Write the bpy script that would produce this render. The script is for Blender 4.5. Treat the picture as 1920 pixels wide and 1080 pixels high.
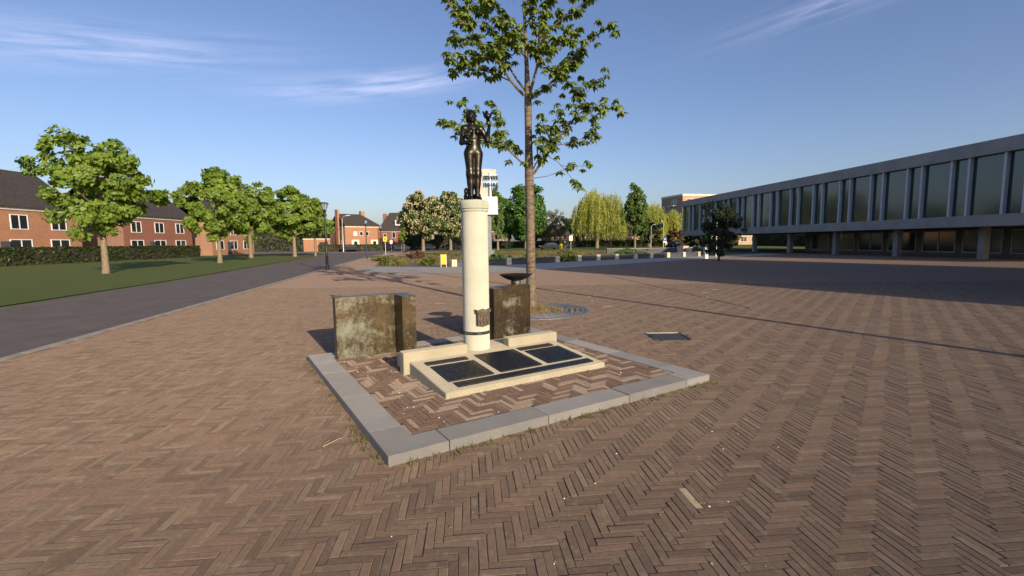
import bpy, bmesh, math, random
import numpy as np
from mathutils import Vector, Matrix
R = math.radians
random.seed(7); rng = np.random.default_rng(7)
scene = bpy.context.scene
for o in list(bpy.data.objects): bpy.data.objects.remove(o)

# ------------------------------------------------------------------ camera
cd = bpy.data.cameras.new('camera'); cam = bpy.data.objects.new('camera', cd)
scene.collection.objects.link(cam); scene.camera = cam
PITCH, ROLL = R(5.65), R(0.6)
cd.sensor_width = 36; cd.lens = 36 * 870 / 1920; cd.clip_end = 3000; cd.clip_start = 0.05
cam.matrix_world = Matrix.Translation((0, 0, 1.6)) @ Matrix.Rotation(math.pi / 2 - PITCH, 4, 'X') @ Matrix.Rotation(-ROLL, 4, 'Z')
scene.render.resolution_x, scene.render.resolution_y = 1024, 576

# ------------------------------------------------------------------ sky, sun, exposure
SUN_AZ, SUN_EL = 148.7, 18.0       # azimuth clockwise from +Y
world = bpy.data.worlds.new('World'); scene.world = world; world.use_nodes = True
wn, wl = world.node_tree.nodes, world.node_tree.links
wn.clear()
sky = wn.new('ShaderNodeTexSky'); sky.sky_type = 'NISHITA'; sky.sun_disc = False
sky.sun_elevation = R(SUN_EL); sky.sun_rotation = R(SUN_AZ)
sky.air_density = 1.0; sky.dust_density = 1.6; sky.ozone_density = 2.0
bg = wn.new('ShaderNodeBackground'); bg.inputs['Strength'].default_value = 0.12
out = wn.new('ShaderNodeOutputWorld')
# thin cirrus streaks, in sky directions
tc = wn.new('ShaderNodeTexCoord'); sep = wn.new('ShaderNodeSeparateXYZ'); wl.new(tc.outputs['Generated'], sep.inputs[0])
def wm(op, a, b=None, c=None):
    n = wn.new('ShaderNodeMath'); n.operation = op
    for i, s in enumerate((a, b, c)):
        if s is None: continue
        if isinstance(s, (int, float)): n.inputs[i].default_value = s
        else: wl.new(s, n.inputs[i])
    return n.outputs[0]
az = wm('ARCTAN2', sep.outputs[0], sep.outputs[1]); el = wm('ARCSINE', sep.outputs[2])
comb = wn.new('ShaderNodeCombineXYZ')
tilt = wm('SUBTRACT', el, wm('MULTIPLY', az, 0.14))
wl.new(wm('MULTIPLY', az, 3.2), comb.inputs[0]); wl.new(wm('MULTIPLY', tilt, 42.0), comb.inputs[1])
nz = wn.new('ShaderNodeTexNoise'); nz.inputs['Scale'].default_value = 1.6; nz.inputs['Detail'].default_value = 6; nz.inputs['Roughness'].default_value = 0.62
nz.inputs['Distortion'].default_value = 0.4
wl.new(comb.outputs[0], nz.inputs['Vector'])
def streak(a0, aw, t0, tw, amp):
    ga = wm('DIVIDE', wm('SUBTRACT', az, a0), aw); gt = wm('DIVIDE', wm('SUBTRACT', tilt, t0), tw)
    s = wm('ADD', wm('MULTIPLY', ga, ga), wm('MULTIPLY', gt, gt))
    return wm('MULTIPLY', wm('EXPONENT', wm('MULTIPLY', s, -1.0)), amp)
m = wm('ADD', streak(-0.27, 0.17, 0.342, 0.020, 1.0), wm('ADD', streak(-0.72, 0.22, 0.40, 0.03, 0.6), streak(0.75, 0.25, 0.30, 0.025, 0.5)))
cl = wm('MULTIPLY', m, wm('MULTIPLY', wm('MAXIMUM', wm('SUBTRACT', nz.outputs[0], 0.36), 0.0), 2.2))
mx = wn.new('ShaderNodeMixRGB'); mx.inputs[2].default_value = (7.2, 7.3, 8.2, 1)
wl.new(wm('MINIMUM', cl, 0.6), mx.inputs[0]); wl.new(sky.outputs[0], mx.inputs[1])
tint = wn.new('ShaderNodeMixRGB'); tint.blend_type = 'MULTIPLY'; tint.inputs[0].default_value = 1; tint.inputs[2].default_value = (0.91, 0.895, 1.06, 1)
wl.new(mx.outputs[0], tint.inputs[1]); wl.new(tint.outputs[0], bg.inputs[0]); wl.new(bg.outputs[0], out.inputs[0])

sd = bpy.data.lights.new('sun', 'SUN'); sd.energy = 4.5; sd.angle = R(0.5); sd.color = (1.0, 0.84, 0.62)
sun = bpy.data.objects.new('sun', sd); scene.collection.objects.link(sun)
sv = Vector((math.sin(R(SUN_AZ)) * math.cos(R(SUN_EL)), math.cos(R(SUN_AZ)) * math.cos(R(SUN_EL)), math.sin(R(SUN_EL))))
sun.rotation_euler = (-sv).to_track_quat('-Z', 'Y').to_euler(); sun.location = (20, -30, 30)
scene.view_settings.view_transform = 'Standard'; scene.view_settings.look = 'None'
scene.view_settings.exposure = 0.3; scene.view_settings.gamma = 1.0
scene.render.engine = 'CYCLES'

# ------------------------------------------------------------------ helpers: objects
COL = scene.collection
def tag(o, label=None, cat=None, group=None, kind=None):
    if label: o['label'] = label
    if cat: o['category'] = cat
    if group: o['group'] = group
    if kind: o['kind'] = kind
    return o
def empty(name, loc=(0, 0, 0), rz=0, label=None, cat=None, group=None):
    o = bpy.data.objects.new(name, None); COL.objects.link(o); o.location = loc; o.rotation_euler.z = rz
    o.empty_display_size = 0.2
    return tag(o, label, cat, group)
def link(name, me, mat=None, parent=None, loc=None, rz=None):
    o = bpy.data.objects.new(name, me); COL.objects.link(o)
    if mat and not me.materials: me.materials.append(mat)
    if parent: o.parent = parent
    if loc: o.location = loc
    if rz is not None: o.rotation_euler.z = rz
    return o
def copy_tree(o, parent=None):
    c = o.copy(); COL.objects.link(c); c.parent = parent
    for ch in list(o.children): copy_tree(ch, c)
    return c
class MB:
    def __init__(s): s.v = []; s.f = []
    def add(s, vs, fs):
        n = len(s.v); s.v += [tuple(p) for p in vs]; s.f += [tuple(i + n for i in f) for f in fs]; return s
    def box(s, a, b):
        x0, y0, z0 = a; x1, y1, z1 = b
        return s.add([(x0,y0,z0),(x1,y0,z0),(x1,y1,z0),(x0,y1,z0),(x0,y0,z1),(x1,y0,z1),(x1,y1,z1),(x0,y1,z1)],
                     [(0,3,2,1),(4,5,6,7),(0,1,5,4),(1,2,6,5),(2,3,7,6),(3,0,4,7)])
    def prism(s, pts, z0, z1):
        n = len(pts)
        return s.add([(x, y, z0) for x, y in pts] + [(x, y, z1) for x, y in pts],
                     [tuple(range(n))[::-1], tuple(range(n, 2 * n))] + [(i, (i + 1) % n, n + (i + 1) % n, n + i) for i in range(n)])
    def hull_pts(s, lo, hi):   # two same-length rings, joined
        n = len(lo)
        return s.add(list(lo) + list(hi), [tuple(range(n))[::-1], tuple(range(n, 2 * n))] + [(i, (i + 1) % n, n + (i + 1) % n, n + i) for i in range(n)])
    def lathe(s, prof, n=24, c=(0, 0), cap=True):
        base = len(s.v)
        for r, z in prof:
            for k in range(n):
                a = 2 * math.pi * k / n; s.v.append((c[0] + r * math.cos(a), c[1] + r * math.sin(a), z))
        for j in range(len(prof) - 1):
            for k in range(n):
                k2 = (k + 1) % n; s.f.append((base + j*n + k, base + j*n + k2, base + (j+1)*n + k2, base + (j+1)*n + k))
        if cap:
            s.f.append(tuple(base + k for k in range(n))[::-1]); s.f.append(tuple(base + (len(prof)-1)*n + k for k in range(n)))
        return s
    def tube(s, path, radii, n=8):
        path = [Vector(p) for p in path]; base = len(s.v); up = Vector((0.123, 0.2, 0.97))
        for i, p in enumerate(path):
            d = (path[min(i+1, len(path)-1)] - path[max(i-1, 0)]).normalized()
            a = d.cross(up if abs(d.dot(up)) < 0.95 else Vector((1, 0, 0))).normalized(); b = d.cross(a)
            for k in range(n):
                t = 2 * math.pi * k / n; s.v.append(tuple(p + (a * math.cos(t) + b * math.sin(t)) * radii[i]))
        for j in range(len(path) - 1):
            for k in range(n):
                k2 = (k+1) % n; s.f.append((base + j*n + k, base + j*n + k2, base + (j+1)*n + k2, base + (j+1)*n + k))
        s.f.append(tuple(base + k for k in range(n))[::-1]); s.f.append(tuple(base + (len(path)-1)*n + k for k in range(n)))
        return s
    def mesh(s, name, smooth=False):
        me = bpy.data.meshes.new(name); me.from_pydata(s.v, [], s.f); me.validate()
        bm = bmesh.new(); bm.from_mesh(me); bmesh.ops.recalc_face_normals(bm, faces=bm.faces); bm.to_mesh(me); bm.free()
        if smooth: me.polygons.foreach_set('use_smooth', [True] * len(me.polygons))
        return me
    def build(s, name, mat, parent=None, smooth=False, bevel=0, loc=None, rz=None):
        o = link(name, s.mesh(name, smooth), mat, parent, loc, rz)
        if bevel:
            b = o.modifiers.new('bevel', 'BEVEL'); b.width = bevel; b.segments = 2; b.limit_method = 'ANGLE'; b.angle_limit = R(40)
        if smooth:
            try: o.data.set_sharp_from_angle(angle=R(40))
            except Exception: pass
        return o
def array_mesh(name, verts, faces, attr=None, smooth=False):
    """verts (N,3), faces (M,k) numpy -> mesh, fast."""
    me = bpy.data.meshes.new(name); k = faces.shape[1]
    me.vertices.add(len(verts)); me.vertices.foreach_set('co', np.asarray(verts, np.float32).ravel())
    me.loops.add(faces.size); me.loops.foreach_set('vertex_index', faces.astype(np.int32).ravel())
    me.polygons.add(len(faces)); me.polygons.foreach_set('loop_start', np.arange(0, faces.size, k, dtype=np.int32))
    me.update(calc_edges=True)
    me.polygons.foreach_set('use_smooth', np.full(len(faces), bool(smooth)))
    if attr is not None:
        a = me.attributes.new('rnd', 'FLOAT', 'POINT'); a.data.foreach_set('value', np.asarray(attr, np.float32))
    return me

# ------------------------------------------------------------------ helpers: materials
class NT:
    def __init__(s, name):
        s.m = bpy.data.materials.new(name); s.m.use_nodes = True
        s.n = s.m.node_tree.nodes; s.l = s.m.node_tree.links; s.b = s.n['Principled BSDF']; s.o = s.n['Material Output']
        s.tc = s.n.new('ShaderNodeTexCoord')
    def noise(s, scale, detail=4, rough=0.55, vec=None, stretch=None):
        t = s.n.new('ShaderNodeTexNoise'); t.inputs['Scale'].default_value = scale; t.inputs['Detail'].default_value = detail; t.inputs['Roughness'].default_value = rough
        v = vec or s.tc.outputs['Object']
        if stretch:
            mp = s.n.new('ShaderNodeMapping'); mp.inputs['Scale'].default_value = stretch; s.l.new(v, mp.inputs['Vector']); v = mp.outputs[0]
        s.l.new(v, t.inputs['Vector']); return t.outputs[0]
    def ramp(s, fac, stops):
        r = s.n.new('ShaderNodeValToRGB'); e = r.color_ramp.elements
        while len(e) < len(stops): e.new(0.5)
        for q, (p, c) in zip(e, stops): q.position = p; q.color = (*c, 1)
        s.l.new(fac, r.inputs[0]); return r.outputs[0]
    def mix(s, fac, a, b, mode='MIX'):
        x = s.n.new('ShaderNodeMixRGB'); x.blend_type = mode
        for i, q in enumerate((fac, a, b)):
            if isinstance(q, (int, float)): x.inputs[i].default_value = q
            elif isinstance(q, tuple): x.inputs[i].default_value = (*q, 1)
            else: s.l.new(q, x.inputs[i])
        return x.outputs[0]
    def math(s, op, a, b=0.0):
        x = s.n.new('ShaderNodeMath'); x.operation = op
        for i, q in enumerate((a, b)):
            if isinstance(q, (int, float)): x.inputs[i].default_value = q
            else: s.l.new(q, x.inputs[i])
        return x.outputs[0]
    def bump(s, h, strength=0.3, dist=0.01):
        b = s.n.new('ShaderNodeBump'); b.inputs['Strength'].default_value = strength; b.inputs['Distance'].default_value = dist
        s.l.new(h, b.inputs['Height']); s.l.new(b.outputs[0], s.b.inputs['Normal'])
    def set(s, color=None, rough=None, metal=None, spec=None):
        for k, q in (('Base Color', color), ('Roughness', rough), ('Metallic', metal), ('Specular IOR Level', spec)):
            if q is None: continue
            if isinstance(q, (int, float)): s.b.inputs[k].default_value = q
            elif isinstance(q, tuple): s.b.inputs[k].default_value = (*q, 1)
            else: s.l.new(q, s.b.inputs[k])
        return s
def simple(name, c, rough=0.7, metal=0, var=0.18, scale=6, bump=0.15, bdist=0.01, spec=0.4):
    t = NT(name); n = t.noise(scale, 5, 0.6)
    lo = tuple(x * (1 - var) for x in c); hi = tuple(min(1, x * (1 + var)) for x in c)
    t.set(t.ramp(n, [(0.3, lo), (0.7, hi)]), rough, metal, spec)
    if bump: t.bump(t.noise(scale * 6, 4), bump, bdist)
    return t.m
M = {}
def brick_mat(name, stops, pale):
    t = NT(name)
    at = t.n.new('ShaderNodeAttribute'); at.attribute_name = 'rnd'
    oi = t.n.new('ShaderNodeObjectInfo')
    val = t.math('FRACT', t.math('ADD', at.outputs['Fac'], oi.outputs['Random']))
    geo = t.n.new('ShaderNodeNewGeometry'); P = geo.outputs['Position']
    c = t.ramp(val, stops)
    big = t.noise(0.55, 4, 0.6, P); c = t.mix(t.math('MULTIPLY', big, 0.42), c, (0.235, 0.155, 0.112))
    fine = t.noise(38, 5, 0.7, P)
    c = t.mix(1.0, c, t.ramp(fine, [(0.25, (0.72, 0.72, 0.72)), (0.75, (1.22, 1.2, 1.18))]), 'MULTIPLY')
    spot = t.noise(9, 4, 0.65, P)
    c = t.mix(t.ramp(spot, [(0.56, (0, 0, 0)), (0.72, (0.55, 0.55, 0.55))]), c, (0.29, 0.215, 0.155))
    if pale: c = t.mix(t.math('GREATER_THAN', val, 0.9996), c, (0.40, 0.32, 0.22))
    c = t.mix(1.0, c, (0.82, 0.92, 0.89), 'MULTIPLY')
    t.set(c, 0.82, 0, 0.25); t.bump(t.noise(90, 5, 0.7, P), 0.5, 0.004)
    if 'Diffuse Roughness' in t.b.inputs: t.b.inputs['Diffuse Roughness'].default_value = 1.0
    return t.m
M['paver'] = brick_mat('paver_brick', [(0.0, (0.115, 0.073, 0.058)), (0.3, (0.155, 0.098, 0.074)), (0.55, (0.175, 0.112, 0.083)), (0.75, (0.20, 0.118, 0.088)), (0.9, (0.165, 0.115, 0.09)), (1.0, (0.235, 0.155, 0.115))], False)
M['paver_in'] = brick_mat('monument_brick', [(0.0, (0.105, 0.06, 0.048)), (0.5, (0.135, 0.078, 0.06)), (0.62, (0.15, 0.09, 0.07)), (0.68, (0.27, 0.18, 0.145)), (1.0, (0.33, 0.23, 0.185))], False)
def far_paving():
    t = NT('far_paving'); g = t.n.new('ShaderNodeNewGeometry'); P = g.outputs['Position']
    mp = t.n.new('ShaderNodeMapping'); mp.inputs['Rotation'].default_value = (0, 0, R(-5.5)); t.l.new(P, mp.inputs[0])
    n1 = t.noise(1.0, 3, 0.6, mp.outputs[0], (4.5, 20, 1)); n2 = t.noise(1.0, 3, 0.6, mp.outputs[0], (20, 4.5, 1))
    c = t.ramp(t.math('MULTIPLY', t.math('ADD', n1, n2), 0.5), [(0.3, (0.12, 0.077, 0.06)), (0.5, (0.19, 0.122, 0.092)), (0.7, (0.25, 0.165, 0.125))])
    c = t.mix(t.math('MULTIPLY', t.noise(0.5, 4, 0.6, P), 0.42), c, (0.235, 0.155, 0.112))
    c = t.mix(1.0, c, (0.84, 0.92, 0.92), 'MULTIPLY'); t.set(c, 0.85, 0, 0.2); t.bump(t.math('ADD', n1, n2), 0.5, 0.006)
    if 'Diffuse Roughness' in t.b.inputs: t.b.inputs['Diffuse Roughness'].default_value = 1.0
    return t.m
M['far_paver'] = far_paving()
M['sand'] = simple('joint_sand', (0.12, 0.085, 0.058), 0.95, 0, 0.5, 14, 0.3)
t = NT('grass'); g_ = t.n.new('ShaderNodeNewGeometry'); P_ = g_.outputs['Position']
t.set(t.mix(t.math('MULTIPLY', t.noise(0.35, 5, 0.65, P_), 0.9), t.ramp(t.noise(14, 5, 0.75, P_), [(0.3, (0.05, 0.085, 0.02)), (0.55, (0.11, 0.16, 0.035)), (0.75, (0.19, 0.22, 0.07))]), (0.15, 0.17, 0.05)), 0.9, 0, 0.2); t.bump(t.noise(22, 5, 0.8, P_), 1.0, 0.08); M['grass'] = t.m
M['ground'] = simple('ground_soil', (0.11, 0.115, 0.05), 0.95, 0, 0.4, 0.3, 0.5, 0.05)
M['soil'] = simple('bed_soil', (0.17, 0.115, 0.075), 0.95, 0, 0.5, 2.2, 0.9, 0.06)
M['asphalt'] = simple('road_brick', (0.135, 0.105, 0.088), 0.85, 0, 0.2, 1.2, 0.3, 0.006)
M['crossroad'] = simple('cross_road_paving', (0.2, 0.15, 0.12), 0.85, 0, 0.2, 0.8, 0.3, 0.006)
M['path'] = simple('path_concrete', (0.36, 0.33, 0.285), 0.8, 0, 0.14, 1.6, 0.2)
M['kerbstone'] = simple('road_kerb', (0.33, 0.29, 0.24), 0.85, 0, 0.2, 3)
def stone(name, c, speck, rough=0.75, stain=None, sscale=160):
    t = NT(name); n = t.noise(3, 5, 0.6); f = t.noise(sscale, 2, 0.5)
    col = t.ramp(n, [(0.3, tuple(x * 0.88 for x in c)), (0.7, tuple(min(1, x * 1.07) for x in c))])
    col = t.mix(1.0, col, t.ramp(f, [(0.36, tuple([1 - speck] * 3)), (0.5, (1, 1, 1)), (0.64, tuple([1 + speck * 0.6] * 3))]), 'MULTIPLY')
    if stain:
        s = t.noise(1, 5, 0.65, None, (9, 9, 0.9)); col = t.mix(t.ramp(s, [(0.5, (0, 0, 0)), (0.78, (0.6, 0.6, 0.6))]), col, stain)
    t.set(col, rough, 0, 0.35); t.bump(f, 0.25, 0.003)
    if 'Diffuse Roughness' in t.b.inputs: t.b.inputs['Diffuse Roughness'].default_value = 0.5
    return t.m
M['slab'] = stone('washed_concrete', (0.42, 0.375, 0.27), 0.28, 0.85)
M['column'] = stone('pale_column_stone', (0.545, 0.535, 0.43), 0.05, 0.7, (0.47, 0.48, 0.38))
M['capital'] = stone('verdigris_stained_stone', (0.45, 0.455, 0.36), 0.06, 0.7, (0.25, 0.36, 0.30))
def vary(m, lo, hi):
    nt = m.node_tree; b = nt.nodes['Principled BSDF']; src = b.inputs['Base Color'].links[0].from_socket
    oi = nt.nodes.new('ShaderNodeObjectInfo'); mr = nt.nodes.new('ShaderNodeMapRange'); mr.inputs[3].default_value = lo; mr.inputs[4].default_value = hi; nt.links.new(oi.outputs['Random'], mr.inputs[0])
    x = nt.nodes.new('ShaderNodeMixRGB'); x.blend_type = 'MULTIPLY'; x.inputs[0].default_value = 1; nt.links.new(src, x.inputs[1]); nt.links.new(mr.outputs[0], x.inputs[2]); nt.links.new(x.outputs[0], b.inputs['Base Color']); return m
M['kerb'] = stone('granite_kerb', (0.235, 0.225, 0.21), 0.22, 0.7, None, 220)
vary(M['kerb'], 0.8, 1.12)
def patina(name, seed, green):
    t = NT(name)
    mp = t.n.new('ShaderNodeMapping'); mp.inputs['Location'].default_value = (seed, seed * 0.7, seed * 0.3); t.l.new(t.tc.outputs['Object'], mp.inputs[0]); V = mp.outputs[0]
    a = t.noise(2.6, 6, 0.62, V); b = t.noise(1, 6, 0.7, V, (16, 16, 3.2)); c = t.noise(22, 5, 0.7, V)
    a2 = t.noise(1.7, 6, 0.6, V, (1, 1, 1.6)); fine = t.noise(70, 4, 0.7, V); sc = t.noise(1, 3, 0.6, V, (60, 60, 9))
    col = t.ramp(t.math('ADD', t.math('MULTIPLY', a, 0.6), t.math('MULTIPLY', c, 0.4)), [(0.3, (0.028, 0.022, 0.016)), (0.46, (0.062, 0.045, 0.026)), (0.58, (0.105, 0.075, 0.036)), (0.72, (0.13, 0.11, 0.065))])
    gm = t.ramp(t.math('ADD', t.math('ADD', t.math('MULTIPLY', a2, 0.55), t.math('MULTIPLY', b, 0.22)), t.math('MULTIPLY', c, 0.28)), [(0.56 - green, (0, 0, 0)), (0.66 - green * 0.6, (0.8, 0.8, 0.8))])
    col = t.mix(gm, col, t.mix(fine, (0.10, 0.115, 0.085), (0.29, 0.31, 0.235)))
    col = t.mix(t.ramp(sc, [(0.63, (0, 0, 0)), (0.7, (0.45, 0.45, 0.45))]), col, (0.24, 0.23, 0.16))
    rg = t.ramp(gm, [(0, (0.36,) * 3), (1, (0.62,) * 3)])
    t.set(col, rg, t.ramp(gm, [(0, (0.6,) * 3), (1, (0.15,) * 3)]), 0.5); t.bump(c, 0.12, 0.003); return t.m
M['patinaL'] = patina('weathered_bronze_sheet', 2.3, 0.065); M['patinaR'] = patina('brown_bronze_sheet', 5.1, 0.0)
def bronze():
    t = NT('dark_bronze'); a = t.noise(9, 5, 0.65); b = t.noise(2.5, 4)
    col = t.ramp(a, [(0.3, (0.018, 0.017, 0.014)), (0.7, (0.052, 0.047, 0.035))])
    col = t.mix(t.ramp(b, [(0.56, (0, 0, 0)), (0.72, (0.4, 0.4, 0.4))]), col, (0.06, 0.08, 0.062))
    t.set(col, t.ramp(a, [(0.3, (0.24,) * 3), (0.7, (0.38,) * 3)]), 0.8); t.bump(t.noise(45, 4), 0.15, 0.003); return t.m
M['bronze'] = bronze()
M['verdigris'] = simple('green_bronze', (0.13, 0.16, 0.12), 0.45, 0.6, 0.45, 12, 0.3)
M['plaque'] = simple('plaque_bronze', (0.035, 0.035, 0.036), 0.42, 0.75, 0.4, 25, 0.5, 0.004)
M['plaque_relief'] = simple('plaque_lettering_bronze', (0.075, 0.07, 0.06), 0.4, 0.8, 0.3, 25, 0.3, 0.003)
M['shield'] = simple('shield_bronze', (0.13, 0.105, 0.075), 0.5, 0.6, 0.35, 22, 0.5, 0.004)
M['iron'] = simple('black_iron', (0.022, 0.022, 0.024), 0.45, 0.3, 0.2, 10, 0.1)
M['lampblack'] = simple('lamp_post_paint', (0.02, 0.025, 0.03), 0.4, 0.1, 0.1, 10, 0)
M['grate'] = simple('grey_cast_iron', (0.22, 0.22, 0.21), 0.55, 0.5, 0.25, 9, 0.3)
M['galv'] = simple('galvanised_steel', (0.55, 0.55, 0.53), 0.45, 0.5, 0.1, 10, 0)
M['white'] = simple('white_paint', (0.78, 0.77, 0.74), 0.5, 0, 0.04, 3, 0.03)
M['cream'] = simple('cream_render', (0.72, 0.65, 0.5), 0.8, 0, 0.08, 2, 0.1)
M['beige'] = simple('beige_concrete', (0.6, 0.52, 0.41), 0.85, 0, 0.1, 1.5, 0.2)
M['greypanel'] = simple('grey_panel', (0.24, 0.24, 0.245), 0.6, 0, 0.12, 1.5, 0.1)
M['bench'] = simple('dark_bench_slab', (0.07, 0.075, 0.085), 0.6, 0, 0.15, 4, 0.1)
M['benchblock'] = simple('pale_bench_block', (0.62, 0.55, 0.40), 0.85, 0, 0.12, 4, 0.2)
M['yellow'] = simple('yellow_board', (0.85, 0.58, 0.02), 0.5, 0, 0.06, 4, 0)
M['blue'] = simple('blue_sign', (0.02, 0.09, 0.42), 0.4, 0, 0.05, 4, 0)
M['concrete'] = simple('grey_concrete', (0.33, 0.315, 0.29), 0.85, 0, 0.15, 0.7, 0.2)
M['fin'] = simple('pale_window_fin', (0.55, 0.57, 0.58), 0.6, 0, 0.08, 2, 0)
M['roof'] = simple('dark_roof_tile', (0.06, 0.048, 0.042), 0.8, 0, 0.35, 4, 0.6, 0.04)
M['skin'] = simple('skin', (0.5, 0.32, 0.24), 0.6, 0, 0.05, 5, 0); M['jeans'] = simple('blue_denim', (0.07, 0.11, 0.19), 0.9, 0, 0.15, 20, 0)
M['jacket'] = simple('black_jacket', (0.02, 0.02, 0.022), 0.8, 0, 0.15, 20, 0)
M['hair'] = simple('grey_hair', (0.5, 0.48, 0.44), 0.8, 0, 0.15, 20, 0)
M['tyre'] = simple('tyre_rubber', (0.015, 0.015, 0.015), 0.8, 0, 0.1, 10, 0); M['rim'] = simple('alloy_rim', (0.5, 0.5, 0.5), 0.35, 0.8, 0.05, 10, 0)
M['carpaint'] = simple('dark_car_paint', (0.012, 0.014, 0.022), 0.5, 0.0, 0.05, 3, 0, spec=0.15)
M['bluecar'] = simple('blue_car_paint', (0.014, 0.024, 0.055), 0.5, 0.0, 0.05, 3, 0, spec=0.15)
M['taillight'] = simple('tail_light', (0.4, 0.02, 0.015), 0.3, 0, 0.05, 3, 0); M['headlight'] = simple('head_light', (0.7, 0.7, 0.7), 0.15, 0.3, 0.05, 3, 0)
def glass(name, c, rough=0.06):
    t = NT(name); t.set(c, rough, 0, 0.9); return t.m
M['glass'] = glass('window_glass', (0.02, 0.025, 0.03)); M['greenglass'] = glass('green_window_glass', (0.018, 0.045, 0.042), 0.1)
M['blind'] = simple('window_blind', (0.6, 0.58, 0.52), 0.7, 0, 0.05, 3, 0)
t = NT('lantern_glass'); t.set((0.75, 0.78, 0.8), 0.2); t.b.inputs['Transmission Weight'].default_value = 0.7; M['lantern'] = t.m
def wall_brick(name, c):
    t = NT(name); b = t.n.new('ShaderNodeTexBrick'); b.inputs['Scale'].default_value = 1.0
    b.inputs['Brick Width'].default_value = 0.22; b.inputs['Row Height'].default_value = 0.065; b.inputs['Mortar Size'].default_value = 0.008
    b.inputs['Color1'].default_value = (*[x * 0.8 for x in c], 1); b.inputs['Color2'].default_value = (*[x * 1.15 for x in c], 1); b.inputs['Mortar'].default_value = (0.3, 0.25, 0.2, 1)
    mp = t.n.new('ShaderNodeMapping'); mp.inputs['Rotation'].default_value = (R(90), 0, 0); t.l.new(t.tc.outputs['Object'], mp.inputs[0]); t.l.new(mp.outputs[0], b.inputs['Vector'])
    col = t.mix(0.35, b.outputs[0], t.ramp(t.noise(1.3, 4), [(0.3, tuple(x * 0.8 for x in c)), (0.7, tuple(x * 1.2 for x in c))]))
    t.set(col, 0.85, 0, 0.2); return t.m
M['brick'] = wall_brick('orange_brick_wall', (0.40, 0.18, 0.095)); M['redbrick'] = wall_brick('red_brick_wall', (0.26, 0.09, 0.055)); M['tanbrick'] = wall_brick('tan_brick_wall', (0.46, 0.31, 0.19))
M['greybrick'] = wall_brick('grey_brown_brick_wall', (0.2, 0.15, 0.12))
def leaf(name, lo, hi, trans=0.35, rough=0.5):
    t = NT(name); g = t.n.new('ShaderNodeNewGeometry'); n = t.noise(0.9, 4, 0.6, g.outputs['Position']); n2 = t.noise(17, 2, 0.5, g.outputs['Position'])
    c = t.ramp(t.math('ADD', t.math('MULTIPLY', n, 0.5), t.math('MULTIPLY', n2, 0.5)), [(0.36, lo), (0.62, hi)])
    t.set(c, rough, 0, 0.35)
    tr = t.n.new('ShaderNodeBsdfTranslucent'); t.l.new(t.mix(1.0, c, (1.25, 1.35, 0.6), 'MULTIPLY'), tr.inputs[0])
    ms = t.n.new('ShaderNodeMixShader'); ms.inputs[0].default_value = trans
    t.l.new(t.b.outputs[0], ms.inputs[1]); t.l.new(tr.outputs[0], ms.inputs[2]); t.l.new(ms.outputs[0], t.o.inputs[0]); return t.m
M['leaf_main'] = leaf('young_chestnut_leaf', (0.07, 0.115, 0.02), (0.24, 0.31, 0.055), 0.3)
M['leaf_maple'] = leaf('maple_leaf', (0.09, 0.16, 0.02), (0.24, 0.33, 0.05), 0.3)
M['leaf_green'] = leaf('green_leaf', (0.05, 0.115, 0.02), (0.11, 0.22, 0.04)); M['leaf_mid'] = leaf('mid_green_leaf', (0.075, 0.13, 0.03), (0.17, 0.25, 0.06))
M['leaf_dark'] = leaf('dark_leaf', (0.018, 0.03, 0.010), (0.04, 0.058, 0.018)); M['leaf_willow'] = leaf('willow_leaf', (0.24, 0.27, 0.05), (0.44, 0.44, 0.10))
M['leaf_chest'] = leaf('chestnut_leaf', (0.05, 0.085, 0.02), (0.11, 0.165, 0.035)); M['blossom'] = leaf('cream_blossom', (0.48, 0.40, 0.26), (0.66, 0.56, 0.38), 0.25)
M['leaf_brown'] = leaf('budding_brown_leaf', (0.13, 0.115, 0.05), (0.22, 0.19, 0.085)); M['leaf_red'] = leaf('copper_leaf', (0.09, 0.035, 0.025), (0.16, 0.07, 0.04))
M['leaf_hedge'] = leaf('hedge_leaf', (0.025, 0.045, 0.012), (0.06, 0.085, 0.02)); M['drygrass'] = leaf('dry_grass', (0.26, 0.19, 0.08), (0.42, 0.32, 0.15)); M['weed'] = leaf('weed_leaf', (0.09, 0.13, 0.025), (0.20, 0.21, 0.05))
def bark(name, lo, hi, rings=False):
    t = NT(name); n = t.noise(1, 5, 0.7, None, (7, 7, 30) if rings else (24, 24, 4)); n2 = t.noise(5, 4)
    c = t.ramp(n, [(0.33, lo), (0.62, hi)]); c = t.mix(t.math('MULTIPLY', n2, 0.4), c, tuple(x * 0.6 for x in lo))
    t.set(c, 0.75, 0, 0.35); t.bump(n, 0.7, 0.012); return t.m
M['bark_main'] = bark('ringed_brown_bark', (0.06, 0.042, 0.028), (0.27, 0.205, 0.14), True); M['bark'] = bark('tree_bark', (0.15, 0.115, 0.07), (0.33, 0.26, 0.17)); M['bark_dark'] = bark('dark_bark', (0.03, 0.025, 0.02), (0.08, 0.065, 0.05))

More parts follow.
